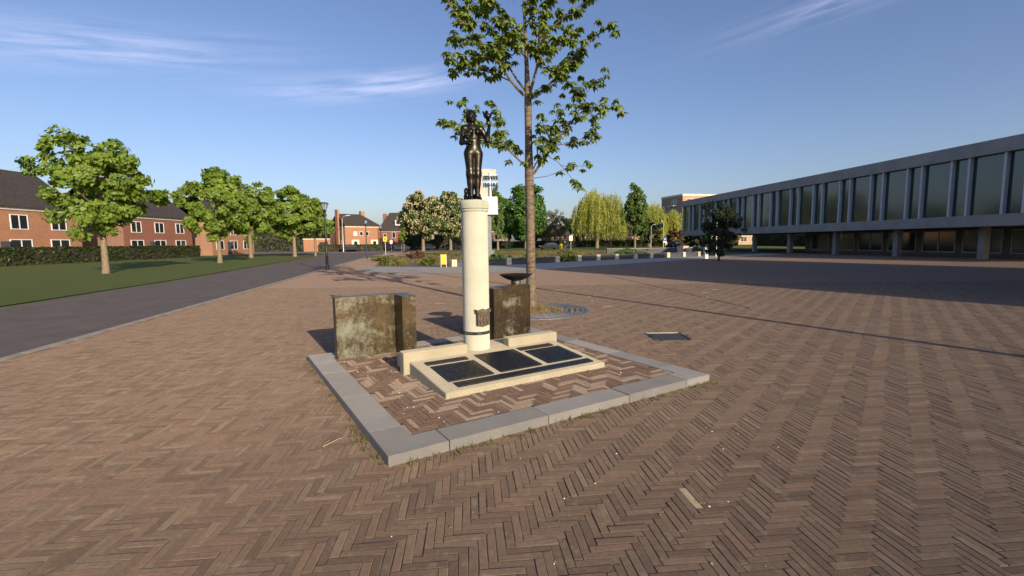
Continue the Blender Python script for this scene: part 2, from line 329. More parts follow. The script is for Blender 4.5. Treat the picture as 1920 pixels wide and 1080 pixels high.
# ================================================================== the ground
def sheet(name, pts, z, mat, kind='structure', parent=None):
    me = bpy.data.meshes.new(name); me.from_pydata([(x, y, z) for x, y in pts], [], [tuple(range(len(pts)))])
    o = link(name, me, mat, parent)
    if kind: o['kind'] = kind
    return o
tag(sheet('ground', [(-900, -300), (900, -300), (900, 1500), (-900, 1500)], -0.06, M['ground']), 'wide soil and grass ground reaching the horizon', 'ground')
ROAD_R = [(-4.5, -9), (-6.0, 0), (-10.5, 22.6), (-13.3, 36.1), (-16.4, 51), (-19.3, 68), (-21.5, 82)]
ROAD_L = [(-9.6, -9), (-11.2, 0), (-15.9, 22.6), (-22.6, 48.6), (-30.5, 76.2), (-33.0, 82)]
PATH_N = [(-9.2, 27.6), (-7.8, 25.9), (-4.5, 24.5), (-1.64, 24.2), (1.2, 26.3), (4.7, 29.6), (12.6, 36.6), (20.5, 43.0), (29.0, 49.5)]
PATH_F = [(-9.6, 32.4), (-6.8, 31.3), (-3.9, 30.9), (-0.3, 33.0), (3.4, 36.0), (7.2, 39.1), (14.6, 43.5), (18.4, 46.0), (29.0, 53.5)]
plaza = sheet('plaza_paving', ROAD_R[:5] + [(-17.5, 58), (-20.4, 75), (-21, 80), (-12, 80), (-13.5, 55), (-9.6, 32.4), (29, 53.5), (60, 53.5), (60, -9)], -0.0042, M['sand'])
tag(plaza, 'brown herringbone brick paving of the square', 'paving')
tag(sheet('road', ROAD_R + ROAD_L[::-1], -0.045, M['asphalt']), 'grey brown street running past the square to the houses', 'road')
tag(sheet('cross_road', [(-140, 84), (-33, 81.9), (-21.5, 81.9), (-6, 80), (-6, 86), (-20, 97.5), (-60, 101), (-140, 104)], -0.041, M['crossroad']), 'pinkish brick street crossing in front of the houses', 'road')
tag(sheet('verge', [(-11.4, -9), (-11.6, 0), (-16.3, 22.6), (-23.0, 48.6), (-30.9, 76.2), (-32.6, 80), (-60, 81), (-60, -9)], -0.03, M['grass']), 'grass verge with trees left of the street', 'grass')
tag(sheet('path', PATH_N + PATH_F[::-1], 0.006, M['path']), 'light grey concrete path curving in front of the benches', 'path')
tag(sheet('flower_bed', PATH_F[:6] + [(14.6, 43.7), (18.6, 46.4), (24, 62), (17, 74), (3.8, 77.5), (-6, 76), (-13.5, 62), (-13.5, 55)], 0.012, M['soil']), 'brown planting bed with weeds behind the benches', 'flower bed')
tag(sheet('lawn', [(-10, 78), (3.8, 79), (17, 76), (26, 68), (60, 80), (110, 150), (60, 180), (-30, 170), (-14, 104), (-6, 87)], -0.02, M['grass']), 'sunlit park lawn under the far trees', 'lawn')
tag(sheet('park_path', [(-6, 76.2), (3.8, 77.7), (17, 74.2), (24.2, 62), (27, 62.5), (19, 76), (4, 80.2), (-7, 79)], 0.02, M['path']), 'pale gravel path edging the park lawn', 'path')

# kerb stones along the street (one part each)
street_kerb = empty('street_kerb', (0, 0, 0), 0, 'row of pale kerb stones between square and street', 'kerb')
kb = MB().box((0, -0.06, -0.06), (0.985, 0.06, 0.022)).mesh('kerb_stone')
pts = [Vector((*p, 0)) for p in ROAD_R]
for a, b in zip(pts, pts[1:]):
    d = b - a; n = int(d.length); rz = math.atan2(d.y, d.x)
    if a.y > 40: n = int(d.length / 2)
    for i in range(n):
        o = link('kerb_stone', kb, M['kerbstone'], street_kerb, tuple(a + d * (i / n)), rz)
        if a.y > 40: o.scale.x = 2.0

# ------------------------------------------------------------------ herringbone bricks
BL, BW, GAP = 0.233, 0.0495, 0.0032
AX = R(32); U = np.array([math.cos(AX), math.sin(AX)]); V = np.array([-U[1], U[0]]); O = np.array([-0.9, 3.19])
def W(u, v, z=0.0): p = O + U * u + V * v; return (p[0], p[1], z)
def herring(x0, x1, y0, y1, ang, org, keep):
    """centres and long-axis angles of a herringbone over a local box, filtered by keep(x, y)"""
    i0 = int((x0 + y0) / (2 * BW)) - 4; i1 = int((x1 + y1) / (2 * BW)) + 4
    j0 = int((x0 - y1) / (2 * BL)) - 4; j1 = int((x1 - y0) / (2 * BL)) + 4
    i, j = np.meshgrid(np.arange(i0, i1), np.arange(j0, j1), indexing='ij'); i = i.ravel(); j = j.ravel()
    ox = i * BW + j * BL; oy = i * BW - j * BL
    cx = np.concatenate([ox + BL / 2, ox + BW / 2]); cy = np.concatenate([oy + BW / 2, oy + BW + BL / 2]); th = np.concatenate([np.zeros(len(ox)), np.full(len(ox), math.pi / 2)])
    m = (cx > x0) & (cx < x1) & (cy > y0) & (cy < y1); cx, cy, th = cx[m], cy[m], th[m]
    c, s = math.cos(ang), math.sin(ang); X = org[0] + cx * c - cy * s; Y = org[1] + cx * s + cy * c
    k = keep(X, Y); return X[k], Y[k], th[k] + ang
def brick_template():
    hx, hy, bv = BL / 2 - GAP / 2, BW / 2 - GAP / 2, 0.0022
    ring = lambda x, y, z: [(-x, -y, z), (x, -y, z), (x, y, z), (-x, y, z)]
    v = np.array(ring(hx, hy, -0.03) + ring(hx, hy, -bv) + ring(hx - bv, hy - bv, 0))
    f = [(a, (a + 1) % 4, 4 + (a + 1) % 4, 4 + a) for a in range(4)] + [(4 + a, 4 + (a + 1) % 4, 8 + (a + 1) % 4, 8 + a) for a in range(4)] + [(8, 9, 10, 11)]
    return v, np.array(f)
BV, BF = brick_template()
def jitter(n, amt):
    v = np.repeat(BV[None], n, 0)
    v[:, :, 0] *= (1 + rng.normal(0, 0.006, (n, 1))); v[:, :, 1] *= (1 + rng.normal(0, 0.018, (n, 1)))
    v[:, 4:, :2] += rng.normal(0, 0.0011, (n, 8, 2))
    top = v[:, 4:]; top[:, :, 2] += rng.normal(0, 0.0011 * amt, (n, 1)) + top[:, :, 0] * rng.normal(0, 0.006 * amt, (n, 1)) + top[:, :, 1] * rng.normal(0, 0.014 * amt, (n, 1))
    return v
def lay(parent, X, Y, T, z, mat, name, nearest, amt=1.0, inframe=None, special=None):
    d = np.hypot(X, Y); score = d + (0 if inframe is None else np.where(inframe(X, Y), 0, 100))
    order = np.argsort(score); near, far = order[:nearest], order[nearest:]
    vs = [array_mesh('brick', q, BF) for q in jitter(14, amt)]
    for me in vs: me.materials.append(mat)
    if special: dd_ = np.hypot(X - special[0], Y - special[1]) + 9 * (np.abs(np.sin(T)) < 0.7); special.append(int(np.argmin(dd_)))
    for k in near:
        b = link('brick', random.choice(vs), None, parent, (X[k], Y[k], z + random.gauss(0, 0.0012)), T[k] + random.gauss(0, 0.008) + random.choice((0, math.pi)))
        if special and k == special[4]:
            b.data = b.data.copy(); b.data.materials.clear(); b.data.materials.append(special[3]); b['label'] = 'pale yellow brick among the brown ones'
    n = len(far); v = jitter(n, amt); a = T[far] + rng.normal(0, 0.008, n); c, s = np.cos(a)[:, None], np.sin(a)[:, None]
    x = v[:, :, 0] * c - v[:, :, 1] * s + X[far][:, None]; y = v[:, :, 0] * s + v[:, :, 1] * c + Y[far][:, None]
    vv = np.stack([x, y, v[:, :, 2] + z], -1).reshape(-1, 3); ff = (BF[None] + (np.arange(n) * 12)[:, None, None]).reshape(-1, 4)
    o = link(name, array_mesh(name, vv, ff, np.repeat(rng.random(n), 12)), mat, parent); o['kind'] = 'stuff'; return o
GRATE = (0.45, 10.79, 1.3); DRAIN = (2.6, 7.66, 0.29)
def road_x(y): return np.interp(y, [p[1] for p in ROAD_R], [p[0] for p in ROAD_R])
def uvof(X, Y): dx, dy = X - O[0], Y - O[1]; return dx * U[0] + dy * U[1], dx * V[0] + dy * V[1]
NEARY = 17.0
def keep_plaza(X, Y):
    u, v = uvof(X, Y)
    k = ~((u > 0.10) & (u < 3.60) & (v > 0.10) & (v < 3.52)) & (np.hypot(X - GRATE[0], Y - GRATE[1]) > GRATE[2]) & ~((abs(X - DRAIN[0]) < DRAIN[2]) & (abs(Y - DRAIN[1]) < DRAIN[2]))
    return k & (Y > 0.7) & (Y < NEARY) & (abs(X) < 1.2 * Y + 1.6) & (X > road_x(Y) + 0.1)
X, Y, T = herring(-24, 25, -5, 20, R(5.5), (1.091, 2.582), keep_plaza)
M['palebrick'] = simple('pale_yellow_brick', (0.50, 0.385, 0.22), 0.85, 0, 0.15, 30, 0.3, 0.004)
sp = [1.10, 2.75, [], M['palebrick']]
def in_frame(X, Y):
    c = Y * math.cos(PITCH) + 1.6 * math.sin(PITCH); yy = (Y * math.sin(PITCH) - 1.6 * math.cos(PITCH)) / c
    return (np.abs(X / c) < 960 / 870 * 0.99) & (yy > -540 / 870 * 0.985) & (np.abs(X / c) < 0.46)
lay(plaza, X, Y, T, 0.0, M['paver'], 'bricks', 300, 1.0, in_frame, sp)
# beyond the built bricks the paving is a plain textured sheet
fx = lambda y: float(road_x(np.array(y))) + 0.12
o = sheet('far_paving', [(fx(NEARY - .05), NEARY - 0.05), (fx(22.6), 22.6), (fx(36.1), 36.1), (fx(51), 51), (-17.3, 58), (-20.2, 75), (-20.8, 79.9), (-12, 79.9), (-13.5, 55), (-9.6, 32.4), (29, 53.4), (59.9, 53.4), (59.9, NEARY - .05)], -0.001, M['far_paver'], None, plaza)
# loose pale bricks lying flush in the far paving
pm = MB().box((-BL/2, -BW/2, -0.02), (BL/2, BW/2, 0.0025)).mesh('brick')
for k in range(34):
    y = random.uniform(10, 27); x = random.uniform(-0.35, 0.5) * y
    if keep_plaza(np.array([x]), np.array([min(y, 16.9)]))[0] and (y < 22 or x > -1): link('brick', pm, M['palebrick'], plaza, (x, y, 0.0), R(5.5) + random.choice((0, math.pi / 2)))
# thin slot drain crossing the paving
a, b = Vector((4.42, 22.2, 0)), Vector((5.58, 10.8, 0)); d = b - a
MB().box((0, -0.022, -0.01), (d.length, 0.022, 0.0035)).build('slot_drain', M['iron'], plaza, loc=tuple(a), rz=math.atan2(d.y, d.x))

# ------------------------------------------------------------------ kerb frame and paving of the monument
KZ, KW, KU, KV = 0.08, 0.27, 3.70, 3.62
def P2(u, v): p = O + U * u + V * v; return (p[0], p[1])
kerb = empty('monument_kerb', W(0, 0), 0, 'square frame of grey granite kerb stones around the monument', 'kerb')
def kstone(poly):
    w = [P2(*q) for q in poly]; o = MB().prism([(x - O[0], y - O[1]) for x, y in w], -0.05, KZ + random.gauss(0, 0.0012)).build('kerb_stone', M['kerb'], kerb, bevel=0.006); return o
g = 0.003
kstone([(0, 0), (0.48 - g, 0), (0.48 - g, KW), (KW, KW), (KW, 0.51 - g), (0, 0.51 - g)])
kstone([(KU, 0), (KU, 0.5 - g), (KU - KW, 0.5 - g), (KU - KW, KW), (3.3 + g, KW), (3.3 + g, 0)])
kstone([(0, KV), (0, 3.1 + g), (KW, 3.1 + g), (KW, KV - KW), (0.5 - g, KV - KW), (0.5 - g, KV)])
kstone([(KU, KV), (3.2 + g, KV), (3.2 + g, KV - KW), (KU - KW, KV - KW), (KU - KW, 3.1 + g), (KU, 3.1 + g)])
for a, b in ((0.48, 1.43), (1.43, 2.42), (2.42, 3.3)): kstone([(a + g, 0), (b - g, 0), (b - g, KW), (a + g, KW)])
for a, b in ((0.51, 1.50), (1.50, 2.51), (2.51, 3.1)): kstone([(0, a + g), (KW, a + g), (KW, b - g), (0, b - g)])
for a, b in ((0.5, 1.4), (1.4, 2.3), (2.3, 3.2)): kstone([(a + g, KV - KW), (b - g, KV - KW), (b - g, KV), (a + g, KV)])
for a, b in ((0.5, 1.4), (1.4, 2.3), (2.3, 3.1)): kstone([(KU - KW, a + g), (KU, a + g), (KU, b - g), (KU - KW, b - g)])
mp_ = sheet('monument_paving', [P2(KW - .02, KW - .02), P2(KU - KW + .02, KW - .02), P2(KU - KW + .02, KV - KW + .02), P2(KW - .02, KV - KW + .02)], 0.0665, M['sand'])
tag(mp_, 'two tone brown brick paving inside the granite frame', 'paving')
def keep_in(X, Y):
    u, v = uvof(X, Y); e = -0.06
    return (u > KW + e) & (u < KU - KW - e) & (v > KW + e) & (v < KV - KW - e) & ~((u > 0.92) & (u < 2.88) & (v > 1.0) & (v < 2.2))
X, Y, T = herring(-0.5, 4.5, -0.5, 4.5, AX, (O[0], O[1]), keep_in)
lay(mp_, X, Y, T, 0.072, M['paver_in'], 'bricks', 300, 0.45)
# plain border course along the frame
bm_ = MB().box((-BL/2 + .002, -BW/2 + .002, -0.02), (BL/2 - .002, BW/2 - .002, 0.0)).mesh('border_brick'); bm_.materials.append(M['paver_in'])
# ------------------------------------------------------------------ monument base: sloping slab, wings, plaques
base = empty('monument_base', W(1.9, 1.5, 0.07), AX, 'low cream concrete slab with two wing walls and six dark plaques', 'monument')
Bz = lambda u, v, z: (u - 1.9, v - 1.5, z - 0.07)     # monument axes -> base local
def bbox(u0, u1, v0, v1, z0, z1): return MB().box(Bz(u0, v0, z0), Bz(u1, v1, z1))
SL = lambda v: 0.13 + (v - 0.92) * 0.09
s = MB(); prof = [(0.92, 0.03), (0.92, SL(0.92)), (2.12, SL(2.12)), (2.42, SL(2.12)), (2.42, 0.03)]
s.hull_pts([Bz(0.86, v, z) for v, z in prof], [Bz(2.96, v, z) for v, z in prof]); s.build('slab', M['slab'], base, bevel=0.012)
for u0, u1 in ((0.79, 1.62), (2.22, 3.02)):
    bbox(u0, u1, 1.95, 2.10, 0.03, 0.335).build('wing_wall', M['slab'], base, bevel=0.014)
def plaque(name, u0, u1, v0, v1, rows):
    th = 0.014; m = MB(); e = 0.0
    lo = [Bz(u, v, SL(v) - 0.004) for u, v in ((u0, v0), (u1, v0), (u1, v1), (u0, v1))]; hi = [Bz(u, v, SL(v) + th) for u, v in ((u0, v0), (u1, v0), (u1, v1), (u0, v1))]
    o = m.hull_pts(lo, hi).build(name, M['plaque'], base, bevel=0.004)
    m = MB()                                     # worn, illegible raised lines
    for r in range(rows):
        vv = v1 - (v1 - v0) * (r + 0.75) / (rows + 0.5); u = u0 + 0.04
        while u < u1 - 0.06:
            w = random.uniform(0.006, 0.014); h = min(0.018, (v1 - v0) / rows * 0.45)
            if random.random() < 0.82:
                m.hull_pts([Bz(a, b, SL(b) + th - 0.001) for a, b in ((u, vv), (u + w, vv), (u + w, vv + h), (u, vv + h))], [Bz(a, b, SL(b) + th + 0.0025) for a, b in ((u, vv), (u + w, vv), (u + w, vv + h), (u, vv + h))])
            u += w + 0.006
    q = m.build('worn_relief', M['plaque_relief'] if rows < 3 else M['plaque'], o); q['kind'] = 'stuff'
plaque('plaque', 1.0, 1.55, 1.17, 1.66, 11); plaque('plaque', 1.64, 2.21, 1.18, 1.82, 14); plaque('plaque', 2.30, 2.84, 1.19, 1.69, 11)
plaque('strip_plaque', 0.99, 1.52, 1.73, 1.825, 1); plaque('strip_plaque', 2.27, 2.80, 1.745, 1.84, 1); plaque('strip_plaque', 1.03, 2.85, 1.0, 1.115, 1)

# ------------------------------------------------------------------ column
CU, CV = 1.84, 2.13; CZ = 0.225
col = empty('column', W(CU, CV, CZ), AX, 'round cream stone column carrying the bronze statue', 'column')
rr = lambda z: 0.172 - 0.006 * z / 1.9
drums = [(0.0, 0.575), (0.575, 1.0), (1.0, 1.76)]
for a, b in drums:
    MB().lathe([(rr(a) - 0.003, a), (rr(a), a + 0.003), (rr(a), a + 0.006), (rr(a), a + 0.02), (rr(b), b - 0.02), (rr(b), b - 0.006), (rr(b), b - 0.003), (rr(b) - 0.003, b)], 64).build('drum', M['column'], col, True)
MB().lathe([(0.165, 1.76), (0.176, 1.765), (0.178, 1.775), (0.176, 1.785), (0.17, 1.788), (0.17, 1.792), (0.184, 1.80), (0.187, 1.84), (0.183, 1.885), (0.17, 1.902), (0.02, 1.91)], 64).build('capital', M['capital'], col, True)
ring = MB()
for k in range(72):
    a0, a1 = 2 * math.pi * k / 72, 2 * math.pi * (k + 1) / 72; r0, r1 = 0.1705, 0.1765
    z0, z1 = 0.205, 0.243
    ring.hull_pts([(r0*math.cos(a0), r0*math.sin(a0), z0), (r1*math.cos(a0), r1*math.sin(a0), z0), (r1*math.cos(a1), r1*math.sin(a1), z0), (r0*math.cos(a1), r0*math.sin(a1), z0)],
                  [(r0*math.cos(a0), r0*math.sin(a0), z1), (r1*math.cos(a0), r1*math.sin(a0), z1), (r1*math.cos(a1), r1*math.sin(a1), z1), (r0*math.cos(a1), r0*math.sin(a1), z1)])
band = ring.build('lettered_band', M['plaque'], col)
m = MB()
for k in range(190):
    if random.random() < 0.34: continue
    a0 = 2 * math.pi * k / 190; a1 = a0 + random.uniform(0.008, 0.022); r0, r1 = 0.176, 0.1785; z0 = 0.217 + random.choice((0, 0, 0.004)); z1 = 0.231 - random.choice((0, 0, 0.004))
    m.hull_pts([(r0*math.cos(a0), r0*math.sin(a0), z0), (r1*math.cos(a0), r1*math.sin(a0), z0), (r1*math.cos(a1), r1*math.sin(a1), z0), (r0*math.cos(a1), r0*math.sin(a1), z0)],
               [(r0*math.cos(a0), r0*math.sin(a0), z1), (r1*math.cos(a0), r1*math.sin(a0), z1), (r1*math.cos(a1), r1*math.sin(a1), z1), (r0*math.cos(a1), r0*math.sin(a1), z1)])
m.build('worn_letters', M['kerb'], band)['kind'] = 'stuff'
# shield on the side that faces the plaques (local -Y), curved on the drum
sh = MB()
def spoly(pts, y0, y1): sh.hull_pts([(x, y1, z) for x, z in pts], [(x, y0, z) for x, z in pts])
spoly([(-0.085, 0.335), (0, 0.315), (0.085, 0.335), (0.085, 0.49), (-0.085, 0.49)], -0.21, -0.14)
o = sh.build('shield', M['shield'], col, bevel=0.004)
sh = MB(); spoly([(-0.098, 0.492), (0.098, 0.492), (0.104, 0.535), (0.06, 0.522), (0, 0.54), (-0.06, 0.522), (-0.104, 0.535)], -0.215, -0.135); sh.build('crown_band', M['shield'], o, bevel=0.004)
for x in (-0.048, 0.0, 0.048):
    MB().tube([(x, -0.212, 0.35), (x - 0.008, -0.216, 0.39), (x + 0.006, -0.217, 0.43), (x, -0.212, 0.475)], [0.006, 0.012, 0.011, 0.006], 6).build('relief_figure', M['shield'], o, True)

# ------------------------------------------------------------------ bronze blocks, fire bowl
def block(u0, u1, up0, up1, vf, vp, th, mat, label):
    e = empty('bronze_block', W((u0 + u1) / 2, vf, 0.07), AX, label, 'monument', 'bronze blocks behind the column')
    lx = lambda u: u - (u0 + u1) / 2; top = 0.825
    m0, m1 = (u0, up0) if up0 > u0 else (up1, u1)
    MB().box((lx(m0), 0, -0.03), (lx(m1), th, top)).build('wall_panel', mat, e, bevel=0.003)
    MB().box((lx(up0) + 0.0, vp - vf, -0.03), (lx(up1), th, top)).build('pier', mat, e, bevel=0.003)
    return e
block(0.30, 1.28, 1.09, 1.28, 3.16, 2.83, 0.16, M['patinaL'], 'square bronze block with green streaked patina left of the column')
block(2.56, 3.42, 2.56, 2.72, 3.20, 2.92, 0.145, M['patinaR'], 'brown bronze block carrying the fire bowl right of the column')
bw = empty('fire_bowl', W(3.18, 3.27, 0.895), AX, 'shallow black metal fire bowl on top of the right bronze block', 'bowl')
MB().lathe([(0.08, 0), (0.08, 0.075)], 32).build('foot', M['patinaR'], bw, True)
MB().lathe([(0.06, 0.07), (0.10, 0.078), (0.19, 0.115), (0.272, 0.168), (0.278, 0.174), (0.27, 0.178), (0.19, 0.13), (0.08, 0.098), (0.01, 0.095)], 48).build('dish', M['iron'], bw, True)

# ------------------------------------------------------------------ tree grate, drain cover
gr = empty('tree_grate', (GRATE[0], GRATE[1], 0), 0, 'round grey iron grate of rings in the paving around the tree', 'tree grate')
MB().lathe([(0.0, -0.0025), (1.34, -0.0025)], 64, cap=False).build('soil_disc', M['soil'], gr)
MB().lathe([(1.27, -0.05), (1.27, 0.012), (1.345, 0.012), (1.345, -0.05)], 72, cap=False).build('outer_ring', M['grate'], gr)
for r in (0.52, 0.65, 0.78, 0.91, 1.04, 1.17):
    MB().lathe([(r, -0.03), (r, 0.010), (r + 0.08, 0.010), (r + 0.08, -0.03)], 64, cap=False).build('ring', M['grate'], gr)
for k in range(8):
    a = k * math.pi / 4 + 0.2; MB().box((0.5, -0.02, -0.043), (1.28, 0.02, 0.007)).build('spoke', M['grate'], gr, rz=a)
dr = empty('drain_cover', (DRAIN[0], DRAIN[1], 0), 0, 'square dark iron drain cover with yellowish rim set in the bricks', 'drain cover')
MB().box((-0.3, -0.3, -0.05), (0.3, 0.3, -0.002)).build('pan', M['iron'], dr)
for a in range(4): MB().box((-0.3, 0.277, -0.03), (0.277, 0.3, 0.006)).build('rim', M['benchblock'] if a == 0 else M['iron'], dr, rz=a * math.pi / 2)
for k in range(9): MB().box((-0.25, -0.245 + k * 0.056, -0.03), (0.25, -0.213 + k * 0.056, 0.004)).build('bar', M['iron'], dr)

# ================================================================== figures from smooth distance fields
def cone(P, a, b, r1, r2):
    a = np.array(a, float); b = np.array(b, float); ab = b - a; t = np.clip(((P - a) @ ab) / (ab @ ab), 0, 1)
    return np.linalg.norm(P - a - t[..., None] * ab, axis=-1) - (r1 + (r2 - r1) * t)
def ell(P, c, r):
    r = np.array(r, float); q = (P - np.array(c)) / r; k = np.linalg.norm(q, axis=-1); return (k - 1) * r.min() * 0.5 + (k - 1) * np.cbrt(r.prod()) * 0.5
def smin(a, b, k):
    h = np.clip(0.5 + 0.5 * (b - a) / k, 0, 1); return b + (a - b) * h - k * h * (1 - h)
def surface_nets(fn, lo, hi, h, name):
    ax = [np.arange(l, u, h) for l, u in zip(lo, hi)]; G = np.stack(np.meshgrid(*ax, indexing='ij'), -1); D = fn(G).astype(np.float64)
    n = np.array(D.shape) - 1; S = np.zeros((*n, 3)); C = np.zeros(n)
    cor = [(i, j, k) for i in (0, 1) for j in (0, 1) for k in (0, 1)]
    sl = lambda c: tuple(slice(c[a], c[a] + n[a]) for a in range(3))
    for c in cor:
        for a in range(3):
            if c[a]: continue
            e = list(c); e[a] = 1; d0, d1 = D[sl(c)], D[sl(e)]; x = (d0 < 0) != (d1 < 0)
            t = np.where(x, d0 / np.where(x, d0 - d1, 1), 0); p = np.zeros((*n, 3)); p[...] = c; p[..., a] = t
            S += np.where(x[..., None], p, 0); C += x
    on = C > 0; idx = -np.ones(n, int); idx[on] = np.arange(on.sum())
    verts = (np.argwhere(on) + S[on] / C[on][:, None]) * h + np.array(lo)
    F = []
    for a in range(3):
        b, c = (a + 1) % 3, (a + 2) % 3
        s0 = [slice(None)] * 3; s1 = [slice(None)] * 3; s0[a] = slice(0, -1); s1[a] = slice(1, None)
        x = (D[tuple(s0)] < 0) != (D[tuple(s1)] < 0); q = np.argwhere(x); ok = (q[:, b] > 0) & (q[:, c] > 0) & (q[:, b] < n[b]) & (q[:, c] < n[c]); q = q[ok]
        ins = D[tuple(q.T)] < 0; e = np.eye(3, dtype=int); g = lambda o: idx[tuple((q - o).T)]
        f = np.stack([g(e[b] + e[c]), g(e[c]), g(0 * e[b]), g(e[b])], 1); f[~ins] = f[~ins][:, ::-1]; F.append(f)
    return array_mesh(name, verts, np.concatenate(F), None, True)

# statue: figure frame, x = her left (seen right), -y = front, z up; height about 1.1 m
def statue_body(P):
    d = ell(P, (-0.022, 0.0, 1.035), (0.056, 0.068, 0.076))                                  # skull
    d = smin(d, ell(P, (-0.016, -0.028, 1.000), (0.038, 0.040, 0.050)), 0.02)                # jaw
    d = smin(d, cone(P, (-0.009, -0.066, 1.022), (-0.007, -0.074, 1.008), 0.006, 0.009), 0.012)   # nose
    d = smin(d, ell(P, (-0.012, -0.060, 0.984), (0.016, 0.010, 0.006)), 0.008)               # lips
    d = smin(d, ell(P, (-0.012, -0.054, 0.966), (0.014, 0.012, 0.012)), 0.012)               # chin
    for x in (-0.030, 0.010): d = np.maximum(d, -(ell(P, (x, -0.070, 1.024), (0.012, 0.010, 0.007))))
    d = smin(d, cone(P, (-0.018, 0.010, 0.985), (-0.006, 0.012, 0.905), 0.030, 0.036), 0.025)  # neck
    d = smin(d, cone(P, (-0.095, 0.01, 0.885), (0.095, 0.008, 0.893), 0.036, 0.036), 0.05)   # shoulders
    d = smin(d, ell(P, (0.0, 0.0, 0.825), (0.092, 0.062, 0.105)), 0.04)                      # rib cage
    for x in (-0.042, 0.042): d = smin(d, ell(P, (x, -0.052, 0.835), (0.034, 0.034, 0.034)), 0.016)
    d = smin(d, ell(P, (0.004, 0.004, 0.715), (0.080, 0.058, 0.10)), 0.05)                   # waist
    d = smin(d, ell(P, (0.004, -0.012, 0.665), (0.070, 0.052, 0.06)), 0.04)                  # belly
    d = smin(d, ell(P, (0.0, 0.006, 0.600), (0.110, 0.074, 0.082)), 0.045)                   # hips
    for x in (-0.045, 0.045): d = smin(d, ell(P, (x, 0.045, 0.575), (0.056, 0.052, 0.06)), 0.03)
    legs = [((-0.055, 0.0, 0.575), (-0.044, -0.004, 0.325), (-0.040, -0.014, 0.055)), ((0.056, 0.0, 0.575), (0.043, -0.014, 0.325), (0.038, -0.026, 0.055))]
    for hp, kn, an in legs:
        l = cone(P, hp, kn, 0.067, 0.045); l = smin(l, cone(P, kn, an, 0.046, 0.030), 0.05)
        l = smin(l, ell(P, ((kn[0] * 0.6 + an[0] * 0.4), kn[1] * 0.6 + an[1] * 0.4 + 0.010, 0.235), (0.043, 0.043, 0.085)), 0.03)
        l = smin(l, cone(P, (an[0], an[1] + 0.018, 0.026), (an[0] + (0.02 if an[0] > 0 else -0.016), an[1] - 0.095, 0.016), 0.025, 0.018), 0.02)
        d = smin(d, l, 0.018)
    # her right arm (seen left): hangs, forearm bent forward to hold the bunch
    a = cone(P, (-0.118, 0.012, 0.885), (-0.140, 0.030, 0.715), 0.040, 0.031); a = smin(a, cone(P, (-0.140, 0.030, 0.715), (-0.095, -0.085, 0.690), 0.030, 0.021), 0.02)
    a = smin(a, ell(P, (-0.082, -0.105, 0.690), (0.026, 0.030, 0.018)), 0.012)
    for k in range(4): a = smin(a, cone(P, (-0.078 + k * 0.012, -0.120, 0.692), (-0.062 + k * 0.013, -0.142, 0.712 - k * 0.002), 0.0075, 0.0055), 0.004)
    a = smin(a, cone(P, (-0.098, -0.110, 0.700), (-0.098, -0.132, 0.722), 0.008, 0.006), 0.006)
    d = smin(d, a, 0.022)
    # her left arm (seen right): elbow out, forearm raised, hand up beside the head
    a = cone(P, (0.112, 0.010, 0.885), (0.180, -0.010, 0.745), 0.038, 0.030); a = smin(a, cone(P, (0.180, -0.010, 0.745), (0.196, -0.055, 0.915), 0.030, 0.020), 0.02)
    a = smin(a, ell(P, (0.188, -0.066, 0.945), (0.022, 0.016, 0.030)), 0.012)
    for k in range(4): a = smin(a, cone(P, (0.204 - k * 0.011, -0.070, 0.965), (0.190 - k * 0.014, -0.098, 0.992 + 0.004 * (k in (1, 2))), 0.0075, 0.0055), 0.004)
    a = smin(a, cone(P, (0.172, -0.070, 0.945), (0.150, -0.092, 0.965), 0.008, 0.006), 0.006)
    return smin(d, a, 0.022)
STZ = CZ + 1.905
st = empty('bronze_statue', W(CU, CV, STZ), R(17), 'dark bronze statue of a standing nude woman on top of the column', 'statue')
link('body', surface_nets(statue_body, (-0.22, -0.18, -0.012), (0.26, 0.15, 1.13), 0.006, 'body'), M['bronze'], st)
def hair(P):
    d = ell(P, (-0.024, 0.012, 1.054), (0.064, 0.072, 0.064)); d = smin(d, ell(P, (-0.022, 0.062, 1.010), (0.040, 0.034, 0.040)), 0.02)
    for s_ in (-1, 1): d = smin(d, cone(P, (-0.022 + 0.05 * s_, -0.02, 1.05), (-0.02 + 0.048 * s_, 0.03, 0.975), 0.016, 0.014), 0.015)
    d = d + 0.003 * np.sin(P[..., 0] * 220) * np.sin(P[..., 2] * 160)
    return np.maximum(d, -(ell(P, (-0.014, -0.095, 1.01), (0.052, 0.068, 0.062))))
link('hair', surface_nets(hair, (-0.11, -0.1, 0.93), (0.06, 0.12, 1.13), 0.006, 'hair'), M['bronze'], st)
def lumps(n, c, r, s, seed):
    q = np.random.default_rng(seed); pts = [np.array(c) + q.normal(0, 1, 3) * np.array(r) for _ in range(n)]
    def f(P):
        d = np.full(P.shape[:-1], 9.0)
        for k, p in enumerate(pts): d = np.minimum(d, ell(P, p, np.array((1, 1, 1)) * s * (0.7 + 0.6 * ((k * 37) % 10) / 10)))
        return d
    return f
link('fruit_bunch', surface_nets(lumps(46, (-0.085, -0.115, 0.755), (0.024, 0.018, 0.045), 0.015, 3), (-0.19, -0.2, 0.6), (0.03, -0.02, 0.92), 0.006, 'fruit_bunch'), M['bronze'], st)
